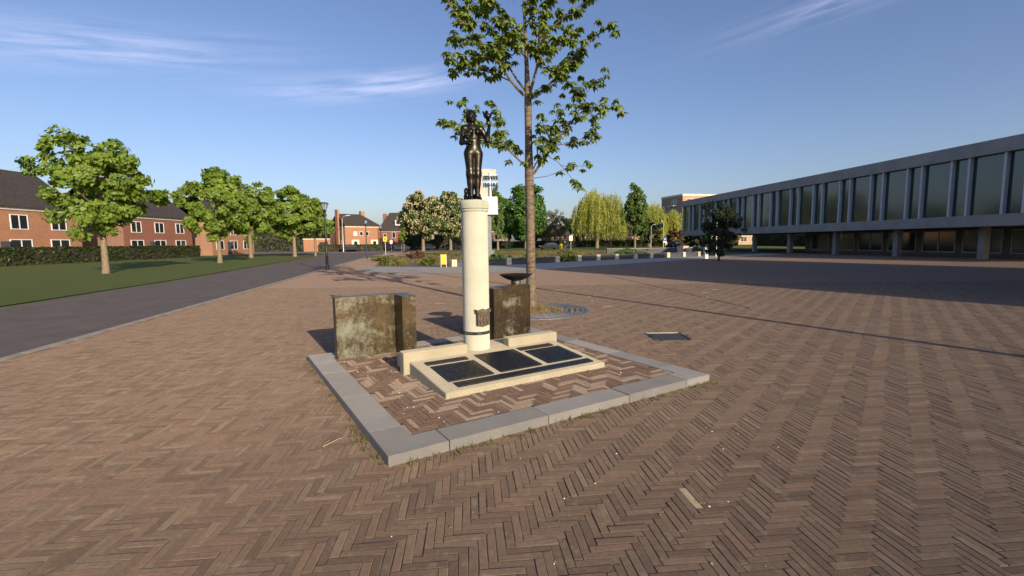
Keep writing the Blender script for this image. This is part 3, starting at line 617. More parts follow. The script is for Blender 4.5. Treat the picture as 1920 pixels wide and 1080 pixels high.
def bird(P):
    d = ell(P, (0.165, -0.105, 1.020), (0.042, 0.046, 0.036)); d = smin(d, ell(P, (0.145, -0.135, 1.062), (0.021, 0.022, 0.020)), 0.014)
    d = smin(d, cone(P, (0.140, -0.152, 1.061), (0.134, -0.172, 1.056), 0.007, 0.003), 0.005)
    for s_ in (-1, 1): d = smin(d, cone(P, (0.165 + 0.030 * s_, -0.10, 1.025), (0.175 + 0.058 * s_, -0.06, 1.085), 0.020, 0.010), 0.012)
    return smin(d, cone(P, (0.18, -0.075, 1.005), (0.205, -0.02, 0.985), 0.014, 0.008), 0.012)
link('bird', surface_nets(bird, (0.06, -0.2, 0.93), (0.28, 0.04, 1.14), 0.005, 'bird'), M['bronze'], st)
def drape(P):
    d = ell(P, (-0.078, 0.05, 0.06), (0.046, 0.05, 0.075)); d = smin(d, ell(P, (-0.092, 0.045, 0.135), (0.026, 0.03, 0.028)), 0.02)
    d = smin(d, ell(P, (0.05, 0.055, 0.05), (0.05, 0.045, 0.055)), 0.03); d = smin(d, ell(P, (-0.01, 0.075, 0.03), (0.07, 0.04, 0.04)), 0.03)
    return d + 0.004 * np.sin(P[..., 0] * 130 + P[..., 2] * 60)
link('drapery', surface_nets(drape, (-0.18, -0.02, -0.012), (0.14, 0.16, 0.2), 0.0075, 'drapery'), M['bronze'], st)
MB().lathe([(0.135, -0.012), (0.135, 0.004), (0.12, 0.008)], 40).build('foot_plate', M['verdigris'], st, True)
# ================================================================== the tree behind the monument
TY = 10.79
def TP(x, y, dy=0.0):        # tracing points: metres right of the axis and up, at the tree's own distance
    Yd = TY + dy; c = Yd; return Vector(((x - 960) * c * 0.9985 / 870 + 0.0 + (y - 540) * -0.0001, Yd, 1.6 + (452.4 - (y + (x - 960) * 0.0105)) * c / 870 * (1 + 0.0)))
def tz(y):                   # calibrated height for a traced row
    return np.interp(y, [-300, -150, 0, 190, 320, 400, 582], [10.15, 8.54, 6.90, 4.74, 3.22, 2.25, 0.0])
def TP(x, y, dy=0.0):
    z = float(tz(y)); xx = 0.45 + (x - 996) / 80.6 + (582 - y) * 0.00007; f = (TY + dy) / TY
    return Vector((xx * f, TY + dy, 1.6 + (z - 1.6) * f))
tree = empty('street_tree', (0.45, TY, 0), 0, 'tall slender tree with drooping leaf clusters right behind the monument', 'tree')
Tl = lambda p: p - Vector((0.45, TY, 0))
trunk = [(996, 590), (996, 575), (995, 500), (994, 400), (992, 330), (991, 260), (990, 190), (988, 130), (985, 56), (983, 0), (985, -90), (984, -170), (986, -240)]
trad = [0.145, 0.118, 0.108, 0.101, 0.100, 0.082, 0.082, 0.050, 0.036, 0.030, 0.022, 0.014, 0.006]
MB().tube([Tl(TP(*p)) for p in trunk], trad, 16).build('trunk', M['bark_main'], tree, True)
branches = [   # traced rows, start radius, depth swing at the tip
    ([(988,314),(972,298),(955,281),(932,266),(914,262),(890,258),(862,246)], .026, -0.5), ([(955,281),(940,254),(931,232),(931,217),(921,189)], .017, 0.5),
    ([(914,262),(898,235),(893,215),(880,202),(868,190)], .010, -0.7), ([(932,266),(948,272),(975,285)], .008, 0.4), ([(893,238),(868,232),(842,228)], .008, -0.9),
    ([(1000,327),(1018,300),(1036,273),(1058,243),(1079,217),(1101,202),(1130,206),(1157,200)], .030, -0.6), ([(1036,273),(1022,245),(1012,215)], .012, -0.5),
    ([(1036,273),(1062,270),(1084,262),(1101,258),(1116,256)], .010, 0.5), ([(1079,217),(1088,182),(1108,160),(1132,142)], .014, 0.5), ([(1058,243),(1048,220),(1042,195)], .010, 0.3),
    ([(1001,334),(1024,331),(1045,324),(1058,318),(1069,309)], .008, 0.2), ([(1026,293),(1045,304),(1062,325),(1080,346),(1088,354)], .007, -0.3), ([(1050,311),(1075,314),(1104,310)], .006, 0.1),
    ([(999,318),(1009,297),(1006,270),(1014,240)], .013, -0.4), ([(1101,202),(1112,232),(1108,245)], .008, 0.6),
    ([(996,182),(1022,165),(1037,149),(1058,122),(1090,84),(1115,66),(1139,50)], .032, -0.6), ([(996,186),(1012,178),(1024,166)], .008, -0.3),
    ([(992,180),(1000,150),(1007,122),(1009,85),(1011,47),(1022,22),(1036,-25),(1046,-80)], .034, 0.3), ([(1009,118),(1041,96),(1058,80),(1074,62)], .014, 0.8),
    ([(1011,75),(1034,50),(1054,32),(1092,4),(1112,-30)], .018, -0.7), ([(1058,122),(1078,110),(1088,95)], .009, -0.4), ([(1037,149),(1060,161),(1085,165)], .006, 0.2),
    ([(983,178),(971,165),(959,150),(936,112),(910,80),(886,52),(861,28),(850,4),(842,-20)], .034, -0.6), ([(957,150),(936,140),(914,131),(888,128),(867,124),(852,137)], .014, 0.6),
    ([(936,112),(918,106),(901,103),(870,102),(848,101)], .014, -0.9), ([(979,58),(955,47),(942,28),(925,11)], .014, 0.6), ([(987,172),(970,148),(951,116),(936,85),(925,56),(908,36),(895,15)], .024, 0.9),
    ([(910,80),(880,82),(852,70)], .010, 0.3), ([(886,52),(880,20),(878,-12)], .010, 0.5), ([(985,56),(1000,20),(1004,-15)], .012, -0.8), ([(988,110),(972,90),(968,62),(960,40)], .012, -0.9),
    ([(983,0),(960,-30),(935,-50),(915,-60)], .014, 0.4), ([(985,-50),(1015,-85),(1040,-120)], .013, -0.4), ([(985,-90),(960,-130),(942,-165)], .012, 0.4), ([(983,-20),(1010,-45),(1070,-60)], .012, 0.6), ([(985,-120),(1005,-165),(1020,-200)], .010, 0.3),
    ([(925,11),(905,-20),(890,-55)], .010, 0.3), ([(984,-40),(955,-75),(905,-100)], .014, -0.7), ([(985,-70),(1020,-110),(1075,-125)], .014, 0.8), ([(984,-140),(960,-185),(950,-220)], .010, -0.6), ([(1036,-25),(1060,-40),(1095,-75)], .012, -0.5), ([(850,4),(862,-30),(870,-60)], .010, 0.5), ([(983,-10),(978,-45),(968,-95)], .012, 0.9), ([(985,-100),(1000,-140),(1045,-170)], .010, -0.8), ([(984,-60),(940,-110),(915,-140)], .010, 0.2), ([(1007,122),(1030,128),(1050,135)], .008, -0.9), ([(985,75),(955,80),(930,90)], .010, -1.0), ([(987,95),(1015,92),(1036,70)], .010, -1.1)]
clumps = []; tw = MB()
for pts, r0, sw in branches:
    n = len(pts); P3 = []
    sw0 = 0.0 if pts[0][0] in range(975, 1003) else sw * 0.4
    for i, p in enumerate(pts): P3.append(TP(p[0], p[1], sw0 + (sw - sw0) * (i / (n - 1)) ** 1.2))
    rad = [r0 * (1 - 0.85 * i / (n - 1)) + 0.0025 for i in range(n)]
    br = MB().tube([Tl(p) for p in P3], rad, 7).build('branch', M['bark_main'], tree, True)
    # side twigs and leaf clumps
    L = [0.0]
    for a, b in zip(P3, P3[1:]): L.append(L[-1] + (b - a).length)
    s_ = L[-1] * (0.26 if L[-1] > 1 else 0.15)
    while s_ <= L[-1] + 1e-6:
        k = max(i for i in range(n - 1) if L[i] <= s_); t_ = (s_ - L[k]) / max(1e-6, L[k + 1] - L[k]); p = P3[k].lerp(P3[k + 1], min(t_, 1))
        m_ = random.choice((1, 2, 2))
        if pts[0] in ((1001,334),(1026,293),(1050,311)): m_ = 1 if s_ > 0.62 * L[-1] else 0
        for _ in range(m_):
            off = Vector((random.gauss(0, 0.10), random.gauss(0, 0.16), random.gauss(0.02, 0.075))); q = p + off
            tw.tube([Tl(p), Tl(p.lerp(q, 0.6) + Vector((0, 0, 0.015))), Tl(q)], [0.004, 0.003, 0.002], 4); clumps.append(q)
        s_ += random.uniform(0.065, 0.13)
    clumps.append(P3[-1])
tw.build('twigs', M['bark_main'], tree)['kind'] = 'stuff'
def leaf_clump(seed):
    q = random.Random(seed); m = MB(); nl = q.randint(8, 11)
    for k in range(nl):
        a = 2 * math.pi * (k + q.uniform(-.3, .3)) / nl; Ln = q.uniform(0.12, 0.19); w = Ln * q.uniform(0.19, 0.25); dr = q.uniform(0.5, 1.25); z0 = q.uniform(-0.01, 0.03)
        d = Vector((math.cos(a), math.sin(a), 0)); sd_ = Vector((-d.y, d.x, 0)); p = Vector((0, 0, z0)); ang = q.uniform(-0.1, 0.35); rows = []
        for j, wf in enumerate((0.12, 0.85, 1.0, 0.6, 0.05)):
            dirv = d * math.cos(ang) - Vector((0, 0, 1)) * math.sin(ang); nrm = d * math.sin(ang) + Vector((0, 0, 1)) * math.cos(ang)
            rows.append((p - sd_ * w * wf - nrm * w * wf * 0.35, p.copy(), p + sd_ * w * wf - nrm * w * wf * 0.35)); p = p + dirv * (Ln / 4); ang += dr * 0.42
        for j in range(4): m.add([*rows[j], *rows[j + 1]], [(0, 1, 4, 3), (1, 2, 5, 4)])
    me = bpy.data.meshes.new('leaf_clump'); me.from_pydata(m.v, [], m.f); me.polygons.foreach_set('use_smooth', [True] * len(m.f)); me.materials.append(M['leaf_main']); return me
LC = [leaf_clump(i) for i in range(10)]
vis = [c for c in clumps if c.z < 7.2]; rest = [c for c in clumps if c.z >= 7.2]
random.shuffle(vis); rest += vis[300:]; vis = vis[:300]
for c in vis:
    o = link('leaf_clump', random.choice(LC), None, tree, tuple(Tl(c))); s_ = random.uniform(0.8, 1.2); o.scale = (s_, s_, s_)
    o.rotation_euler = (random.gauss(0, 0.25), random.gauss(0, 0.25), random.uniform(0, 6.28))
mb = MB()
for c in rest:
    me = random.choice(LC); mat = Matrix.Translation(Tl(c)) @ Matrix.Rotation(random.uniform(0, 6.28), 4, 'Z') @ Matrix.Rotation(random.gauss(0, 0.25), 4, 'X') @ Matrix.Scale(random.uniform(0.8, 1.2), 4)
    mb.add([mat @ v.co for v in me.vertices], [tuple(p.vertices) for p in me.polygons])
me = bpy.data.meshes.new('foliage'); me.from_pydata(mb.v, [], mb.f); me.polygons.foreach_set('use_smooth', [True] * len(mb.f)); link('foliage', me, M['leaf_main'], tree)['kind'] = 'stuff'
print('leaf clumps', len(clumps))

# ------------------------------------------------------------------ blades, tufts, litter
def blades(name, spots, mat, hh=(0.04, 0.1), n=12, spread=0.04, width=0.004, parent=None):
    m = MB()
    for (x, y, z) in spots:
        for _ in range(n):
            a = random.uniform(0, 6.28); l = random.uniform(*hh); px, py = x + random.gauss(0, spread), y + random.gauss(0, spread); b = random.uniform(0.1, 0.9)
            dx, dy = math.cos(a), math.sin(a); wx, wy = -dy * width, dx * width
            m.add([(px - wx, py - wy, z), (px + wx, py + wy, z), (px + dx*l*b*.4 + wx*.7, py + dy*l*b*.4 + wy*.7, z + l*.65), (px + dx*l*b*.4 - wx*.7, py + dy*l*b*.4 - wy*.7, z + l*.65), (px + dx*l*b, py + dy*l*b, z + l)], [(0, 1, 2, 3), (3, 2, 4)])
    me = bpy.data.meshes.new(name); me.from_pydata(m.v, [], m.f); o = link(name, me, mat, parent); o['kind'] = 'stuff'; return o
sp1 = [(*W(random.uniform(0, 3.7), random.gauss(-0.05, 0.025))[:2], 0.0) for _ in range(46)] + [(*W(random.gauss(-0.05, 0.025), random.uniform(0, 3.5))[:2], 0.0) for _ in range(30)]
tag(blades('kerb_weeds', sp1, M['weed'], (0.012, 0.04), 9, 0.022, 0.003), 'small weeds and moss along the granite kerb', 'weeds')
sp2 = []
for _ in range(120):
    a, r = random.uniform(0, 6.28), abs(random.gauss(0.25, 0.28)) + 0.1
    sp2.append((GRATE[0] + r * math.cos(a), GRATE[1] + r * math.sin(a) * 0.9, 0.005))
tag(blades('dry_grass', sp2, M['drygrass'], (0.05, 0.15), 14, 0.05, 0.004), 'straw coloured dry grass at the foot of the tree', 'grass')
m = MB()                                       # low mound of soil round the trunk
for j, (r, z) in enumerate(((0.0, 0.06), (0.2, 0.055), (0.42, 0.04), (0.62, 0.018), (0.78, -0.004))):
    for k in range(28):
        a = 2 * math.pi * k / 28; f = 1 + 0.16 * math.sin(3 * a + 1) + random.gauss(0, 0.03); m.v.append((r * f * math.cos(a), r * f * math.sin(a), z + (random.gauss(0, 0.006) if j else 0)))
for j in range(4):
    for k in range(28): k2 = (k + 1) % 28; m.f.append((j*28+k, j*28+k2, (j+1)*28+k2, (j+1)*28+k))
M['straw'] = simple('strawy_soil', (0.30, 0.21, 0.105), 0.95, 0, 0.45, 14, 0.9, 0.03)
m.build('soil_mound', M['straw'], gr, True)
def litter(name, n, area, mat, size, label):
    q = MB()
    for _ in range(n):
        x, y, z = area(); s = random.uniform(*size); a = random.uniform(0, 3.14)
        c, d = math.cos(a) * s, math.sin(a) * s
        q.hull_pts([(x - c, y - d, z), (x + d * .6, y - c * .6, z), (x + c, y + d, z), (x - d * .6, y + c * .6, z)], [(x - c*.6, y - d*.6, z + s*.5), (x + d*.4, y - c*.4, z + s*.6), (x + c*.5, y + d*.5, z + s*.4), (x - d*.4, y + c*.4, z + s*.5)])
    o = q.build(name, mat); o['kind'] = 'stuff'; o['label'] = label; o['category'] = 'litter'
def plaza_pt():
    while True:
        y = random.uniform(1.9, 13); x = random.uniform(-0.6, 0.6) * y
        if keep_plaza(np.array([x]), np.array([y]))[0]: return x, y, 0.0
litter('petals', 90, plaza_pt, M['white'], (0.004, 0.009), 'tiny pale petals and chips scattered over the bricks')
def inner_pt(): u, v = random.choice(((random.uniform(0.3, 0.85), random.uniform(0.4, 3.0)), (random.uniform(0.3, 3.4), random.uniform(0.3, 0.9)))); p = W(u, v, 0.072); return p
litter('pebbles', 26, inner_pt, M['white'], (0.006, 0.012), 'small white pebbles on the monument paving')
def kerb_pt(): p = W(random.uniform(0, 3.7), random.gauss(-0.06, 0.03), 0.0) if random.random() < 0.6 else W(random.gauss(-0.06, 0.03), random.uniform(0, 3.4), 0.0); return p
litter('dead_leaves', 150, kerb_pt, simple('dead_leaf', (0.22, 0.10, 0.04), 0.9), (0.005, 0.014), 'crumbled brown leaves gathered against the granite kerb')
M['moss'] = simple('joint_moss', (0.20, 0.19, 0.05), 0.95, 0, 0.4, 20)
litter('joint_moss', 160, plaza_pt, M['moss'], (0.004, 0.012), 'yellow green moss crumbs in the brick joints')
# a pale twig lying on the bricks
tg = empty('twig', (-1.45, 3.62, 0), 0, 'pale bent twig lying on the bricks left of the kerb', 'twig')
tg.scale = (0.6, 0.6, 0.6)
MB().tube([(-0.10, -0.14, 0.008), (-0.03, -0.02, 0.012), (0.02, 0.10, 0.008), (0.05, 0.12, 0.006)], [0.006, 0.006, 0.005, 0.003], 6).build('stem', M['palebrick'], tg)
MB().tube([(-0.10, -0.14, 0.008), (-0.12, -0.05, 0.01), (-0.09, 0.06, 0.007)], [0.005, 0.004, 0.003], 6).build('side_stem', M['palebrick'], tg)

# ================================================================== trees of the park and street
def leaf_cards(P, N, size, aspect=1.6, jit=0.7):
    """P (n,3) centres, N (n,3) preferred normals -> quads"""
    n = len(P); nn = N + rng.normal(0, jit, (n, 3)); nn /= np.linalg.norm(nn, axis=1)[:, None] + 1e-9
    t = np.cross(nn, rng.normal(0, 1, (n, 3))); t /= np.linalg.norm(t, axis=1)[:, None] + 1e-9; b = np.cross(nn, t)
    s = (size * rng.uniform(0.6, 1.35, n))[:, None]
    v = np.stack([P - t * s * aspect / 2, P + b * s * 0.5, P + t * s * aspect / 2, P - b * s * 0.5], 1).reshape(-1, 3)
    return v, np.arange(4 * n).reshape(-1, 4)
def crown_points(n, c, r, nclump, shape=0.0, thr=0.35, seed=0, lob=1.0):
    q = np.random.default_rng(seed); c = np.array(c); r = np.array(r)
    d = q.normal(0, 1, (nclump, 3)); d /= np.linalg.norm(d, axis=1)[:, None]; rad = thr + (1 - thr) * q.random(nclump) ** 0.45
    ph = q.uniform(0, 6.28, 6); th_ = np.arctan2(d[:, 1], d[:, 0])
    rad = rad * (1 + lob * (0.13 * np.sin(2 * th_ + ph[0] + 2 * d[:, 2]) + 0.12 * np.sin(3 * th_ + ph[1] - 3 * d[:, 2]) + 0.10 * np.sin(5 * d[:, 2] + ph[2] + th_)))
    cc = d * rad[:, None]
    if shape: cc[:, :2] *= (1 - shape * (cc[:, 2:3] * 0.5 + 0.5))            # narrower at the top
    k = q.integers(0, nclump, n); cr = 0.13 + 0.10 * q.random(nclump)
    o = q.normal(0, 1, (n, 3)); o /= np.linalg.norm(o, axis=1)[:, None]; o *= (q.random(n) ** 0.4 * cr[k])[:, None]; o[:, 2] *= 0.75
    p = cc[k] + o; nrm = p * np.array((1, 1, 0.6)) + np.array((0, 0, 0.35)) + o * 3
    return c + p * r, nrm, cc * r + c
def tree_at(name, label, x, y, z0, z1, rx, mat, leafsize, n, nclump=90, trunk=0.22, shape=0.2, barkm=None, group=None, seed=1, ry=None, lean=0.0, thr=0.35, cat='tree', lob=1.0):
    e = empty(name, (x, y, -0.03), 0, label, cat, group); c = (lean, 0, (z0 + z1) / 2); r = (rx, ry or rx, (z1 - z0) / 2)
    P, N, cc = crown_points(n, c, r, nclump, shape, thr, seed, lob); v, f = leaf_cards(P, N, leafsize)
    link('crown', array_mesh('crown', v, f), M[mat], e)
    b = barkm or M['bark']; zt = z0 + (z1 - z0) * 0.72
    MB().tube([(0, 0, -0.1), (0.02, 0, 0.5), (lean * .3, 0.03, z0), (lean * .7, 0, (z0 + zt) / 2), (lean, 0, zt)], [trunk * 1.25, trunk, trunk * 0.8, trunk * 0.5, 0.04], 10).build('trunk', b, e, True)
    q = random.Random(seed)
    for k in range(7):
        t_ = q.choice(cc); h = max(z0 * 0.8, min(zt, t_[2] - rx * 0.5)); s = Vector((lean * .5, 0, h)); tp = Vector(t_)
        MB().tube([s, s.lerp(tp, 0.5) + Vector((0, 0, -0.1)), tp], [trunk * 0.4, trunk * 0.25, 0.02], 6).build('limb', b, e, True)
    return e
def willow_at(label, x, y, z1, rx, n, seed, drop=(2.5, 7.0), zmin=1.6):
    e = empty('willow_tree', (x, y, -0.03), 0, label, 'tree', 'weeping willows in the park'); q = np.random.default_rng(seed)
    d = q.normal(0, 1, (n, 3)); d[:, 2] = np.abs(d[:, 2]); d /= np.linalg.norm(d, axis=1)[:, None]; zc = z1 * 0.60
    lob = 1 + 0.13 * np.sin(3 * np.arctan2(d[:, 1], d[:, 0]) + seed) + 0.1 * np.sin(7 * d[:, 0] + seed)
    S = d * np.array((rx, rx, z1 - zc)) * (lob * (0.62 + 0.38 * q.random(n)))[:, None] + np.array((0, 0, zc)); L = q.uniform(*drop, n); L = np.minimum(L, S[:, 2] - zmin - q.random(n) * 1.6)
    k = 26; t_ = np.linspace(0, 1, k)[None, :]
    out_ = d[:, :2][:, None, :] * (0.5 * np.sin(t_ * 1.5))[..., None]
    P = np.empty((n, k, 3)); P[..., :2] = S[:, None, :2] + out_ + q.normal(0, 0.09, (n, k, 2)); P[..., 2] = S[:, 2:3] - L[:, None] * t_; P = P.reshape(-1, 3)
    m = len(P); a = q.uniform(0, 6.28, m); w = 0.055 * q.uniform(0.7, 1.5, m); h = 0.22 * q.uniform(0.7, 1.4, m); T_ = np.stack([np.cos(a) * w, np.sin(a) * w, 0 * a], 1); D_ = np.stack([q.normal(0, .05, m), q.normal(0, .05, m), -h], 1)
    v = np.stack([P - D_, P + T_, P + D_, P - T_], 1).reshape(-1, 3); link('crown', array_mesh('crown', v, np.arange(4 * m).reshape(-1, 4)), M['leaf_willow'], e)
    MB().tube([(0, 0, -0.1), (0.05, 0, 1.5), (0.2, 0.1, zc * .7), (0.1, 0, zc + 1)], [0.5, 0.38, 0.3, 0.12], 10).build('trunk', M['bark'], e, True)
    for kk in range(6):
        a = kk * 1.05 + seed; MB().tube([(0.15, 0.08, zc * .55), (rx * .3 * math.cos(a), rx * .3 * math.sin(a), zc * .95), (rx * .6 * math.cos(a), rx * .6 * math.sin(a), zc * 1.25)], [0.2, 0.12, 0.04], 7).build('limb', M['bark'], e, True)
    return e
# street maples on the left verge
g = 'maples on the verge'
tree_at('maple_tree', 'bright green maple with pale trunk, the rightmost on the verge beside the lamp post', -27.6, 65.5, 2.6, 7.9, 2.6, 'leaf_maple', 0.30, 6500, 80, 0.16, 0.15, group=g, seed=11)
tree_at('maple_tree', 'maple with thick pale trunk, second from the right on the verge', -28.9, 62.0, 2.7, 8.7, 3.6, 'leaf_maple', 0.30, 9000, 100, 0.24, 0.2, group=g, seed=12)
tree_at('maple_tree', 'tallest maple on the verge, third from the lamp post', -32.5, 58.0, 2.6, 9.2, 3.7, 'leaf_maple', 0.30, 8000, 100, 0.24, 0.2, group=g, seed=13)
tree_at('maple_tree', 'maple on the verge, fourth from the lamp post', -27.0, 43.0, 2.2, 8.3, 3.1, 'leaf_maple', 0.26, 8500, 100, 0.2, 0.2, group=g, seed=14)
tree_at('maple_tree', 'nearest maple on the verge at the far left', -24.5, 28.0, 2.5, 8.0, 2.9, 'leaf_maple', 0.2, 10000, 110, 0.18, 0.2, group=g, seed=15)
# flowering chestnuts with cream candles
def chestnut(label, x, y, z0, z1, rx, n, seed, nb):
    e = tree_at('chestnut_tree', label, x, y, z0, z1, rx, 'leaf_chest', 0.34, n, 170, 0.36, 0.12, group='flowering chestnut trees', seed=seed, thr=0.5, lob=0.45)
    q = np.random.default_rng(seed); c_ = np.array((0, 0, (z0 + z1) / 2)); r_ = np.array((rx, rx, (z1 - z0) / 2))
    P, N, _ = crown_points(nb * 6, c_, r_, 170, 0.12, 0.5, seed, 0.45); rel = (P - c_) / r_; P = P[np.linalg.norm(rel, axis=1) > 0.72][:nb]
    vs, fs = [], []
    for p in P:
        b = len(vs); w, h = q.uniform(0.08, 0.12), q.uniform(0.26, 0.40); vs += [(p[0]-w, p[1]-w, p[2]+.08), (p[0]+w, p[1]-w, p[2]+.08), (p[0]+w, p[1]+w, p[2]+.08), (p[0]-w, p[1]+w, p[2]+.08), (p[0], p[1], p[2]-.04), (p[0], p[1], p[2]+h)]
        for k in range(4): fs += [(b+k, b+(k+1) % 4, b+5), (b+(k+1) % 4, b+k, b+4)]
    link('blossom', array_mesh('blossom', np.array(vs), np.array(fs)), M['blossom'], e)['kind'] = 'stuff'
chestnut('flowering chestnut tree covered in cream blossom, left and nearer one', -18.4, 97, 2.9, 11.8, 4.5, 15000, 21, 4200)
chestnut('flowering chestnut tree half hidden behind the column', -13.6, 104, 3.0, 12.8, 4.3, 15000, 22, 2900)
yt = tree_at('young_tree', 'small young tree tied to stakes in front of the chestnut', -21.4, 92, 1.9, 4.9, 0.95, 'leaf_maple', 0.2, 1200, 26, 0.05, 0.5, seed=31)
for s in (-0.3, 0.3): MB().tube([(s, -0.1, 0), (s, -0.1, 1.5)], [0.05, 0.05], 6).build('stake', M['bark'], yt)
tree_at('poplar_tree', 'loose narrow poplar right of the bell tower', -2.9, 98, 2.6, 13.3, 2.3, 'leaf_mid', 0.26, 5200, 80, 0.26, 0.55, seed=41, thr=0.2)
tree_at('lime_tree', 'broad deep green tree directly behind the slender trunk', 3.4, 112, 2.2, 15.2, 6.3, 'leaf_green', 0.42, 14000, 150, 0.34, 0.42, seed=42)
tree_at('lime_tree', 'green tree between poplar and broad tree, lower crown', -0.6, 122, 2.4, 11.0, 3.6, 'leaf_green', 0.42, 6000, 80, 0.3, 0.25, seed=43)
tree_at('budding_tree', 'brownish half bare tree with forked pale trunk', 12.6, 121, 2.2, 9.6, 3.7, 'leaf_brown', 0.2, 3800, 90, 0.26, 0.1, seed=44, thr=0.2)
tree_at('budding_tree', 'grey brown budding tree beside the willow', 9.6, 128, 2.2, 10.2, 3.4, 'leaf_brown', 0.22, 4200, 90, 0.26, 0.1, seed=45, thr=0.2)
willow_at('large weeping willow in the middle of the park', 19.6, 107, 13.2, 5.3, 1150, 3)
willow_at('weeping willow behind the tall tree', 36.5, 124, 11.8, 4.8, 750, 5)
willow_at('small weeping willow next to the glass building', 43.5, 126, 9.8, 3.4, 600, 8)
willow_at('weeping willow seen left of the tall tree', 26.3, 124, 11.0, 4.6, 650, 12)
tree_at('alder_tree', 'tall pointed green tree with pale trunk between the willows', 27.5, 104, 3.2, 14.2, 3.3, 'leaf_mid', 0.3, 8000, 110, 0.26, 0.55, seed=51)
tree_at('holly_tree', 'dark rounded evergreen below the tall tree', 33.2, 112, 1.0, 6.6, 3.1, 'leaf_dark', 0.3, 5000, 60, 0.2, 0.2, seed=52)
tree_at('copper_shrub', 'reddish copper coloured shrub beside the glass building', 39.5, 113, 0.3, 4.2, 2.6, 'leaf_red', 0.25, 3000, 45, 0.12, 0.2, seed=53, cat='shrub')
tree_at('leafy_shrub', 'dark green shrub under the raised glass building', 35.2, 90, 0.1, 3.0, 2.0, 'leaf_hedge', 0.2, 3000, 45, 0.1, 0.1, seed=54, cat='shrub')
tree_at('leafy_shrub', 'mid green shrub further under the raised building', 40.5, 92, 0.1, 3.4, 2.6, 'leaf_mid', 0.2, 3000, 45, 0.1, 0.1, seed=55, cat='shrub')
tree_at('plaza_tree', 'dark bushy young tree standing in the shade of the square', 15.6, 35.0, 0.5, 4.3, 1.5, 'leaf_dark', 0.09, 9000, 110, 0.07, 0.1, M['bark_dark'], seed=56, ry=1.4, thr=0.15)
# trees closing the view behind the park and the houses
bgt = [(-95, 120, 12, 6), (-78, 128, 13, 6), (-62, 130, 11, 5), (-24, 150, 12, 6), (-8, 150, 11, 6), (6, 155, 10, 6), (22, 152, 9, 6), (34, 150, 9, 5), (48, 152, 9.5, 6), (60, 140, 10, 5), (-50, 140, 9, 5)]
words = ['at the far left', 'second from the left', 'third from the left', 'behind the chestnuts', 'behind the bell tower', 'behind the slender trunk', 'left of the big willow', 'behind the tall pointed tree', 'behind the small willow', 'behind the glass building', 'behind the brick house']
for k, (x, y, h, r) in enumerate(bgt):
    tree_at('distant_tree', 'distant green tree closing the view ' + words[k], x, y, 0.6, h, r, ('leaf_green', 'leaf_mid', 'leaf_hedge')[k % 3], 0.55, 4200, 70, 0.25, 0.2, group='distant trees', seed=70 + k)
def hedge(label, a, b, h, th, mat='leaf_hedge', size=0.16, dens=70):
    a, b = Vector((*a, 0)), Vector((*b, 0)); d = b - a; L = d.length
    e = empty('hedge', tuple(a), math.atan2(d.y, d.x), label, 'hedge'); n = int(L * dens * (h + th))
    P = np.stack([rng.uniform(0, L, n), rng.uniform(-th/2, th/2, n), rng.uniform(0, h, n)], 1); f = rng.integers(0, 3, n)
    P[f == 0, 2] = h + rng.normal(0, .04, (f == 0).sum()); P[f == 1, 1] = -th/2 + rng.normal(0, .04, (f == 1).sum()); N = np.zeros((n, 3)); N[f == 0, 2] = 1; N[f != 0, 1] = -1
    v, ff = leaf_cards(P, N, size); link('foliage', array_mesh('foliage', v, ff), M[mat], e)
    MB().box((0.05, -th/2 + .08, -0.05), (L - .05, th/2 - .08, h - .08)).build('core', M['bark_dark'], e)
hedge('clipped dark hedge in front of the brick house', (-40.5, 97.6), (-27.5, 101.5), 1.35, 0.9, size=0.2)
hedge('added dark hedge standing in for the shade behind the flowering chestnut trees', (-27, 117), (-5, 119), 3.6, 1.4, 'leaf_dark', size=0.35, dens=30)  # added leaf row, its dark colour stands in for shade before the terrace
hedge('long low hedge at the back of the park', (-6, 132), (62, 128), 1.7, 1.2, size=0.35, dens=26)
hedge('long dark tree belt at the far left behind the houses', (-150, 116), (-44, 118), 5.5, 3.0, 'leaf_dark', size=0.6, dens=10)
hedge('dark hedge on the far side of the glass building', (66, 126), (70, 20), 3.2, 1.5, 'leaf_hedge', size=0.4, dens=16)
hedge('hedge of the house gardens on the far left', (-44, 30), (-44.5, 66), 1.5, 0.9, size=0.2, dens=50)

# ================================================================== buildings
def window(parent, x0, x1, z0, z1, y=0.0, side='front', frame='white', pane='glass', fw=0.08, name='window', X=0.0):
    """a framed window lying on a wall: side front -> wall plane y; side left -> wall plane x = X, spanning x0..x1 along y"""
    def bx(a0, a1, c0, c1, o0, o1):
        return MB().box((a0, y - o1, c0), (a1, y - o0, c1)) if side == 'front' else MB().box((X - o1, a0, c0), (X - o0, a1, c1))
    m = MB()
    for (a0, a1, c0, c1) in ((x0, x1, z0, z0 + fw), (x0, x1, z1 - fw, z1), (x0, x0 + fw, z0 + fw, z1 - fw), (x1 - fw, x1, z0 + fw, z1 - fw)):
        q = bx(a0, a1, c0, c1, -0.05, 0.06); m.add(q.v, q.f)
    if x1 - x0 > 1.3: q = bx((x0 + x1) / 2 - fw / 2, (x0 + x1) / 2 + fw / 2, z0 + fw, z1 - fw, -0.05, 0.05); m.add(q.v, q.f)
    f = m.build(name, M[frame], parent)
    q = bx(x0 + fw * .9, x1 - fw * .9, z0 + fw * .9, z1 - fw * .9, -0.03, 0.02); q.build('pane', M[pane], f); return f
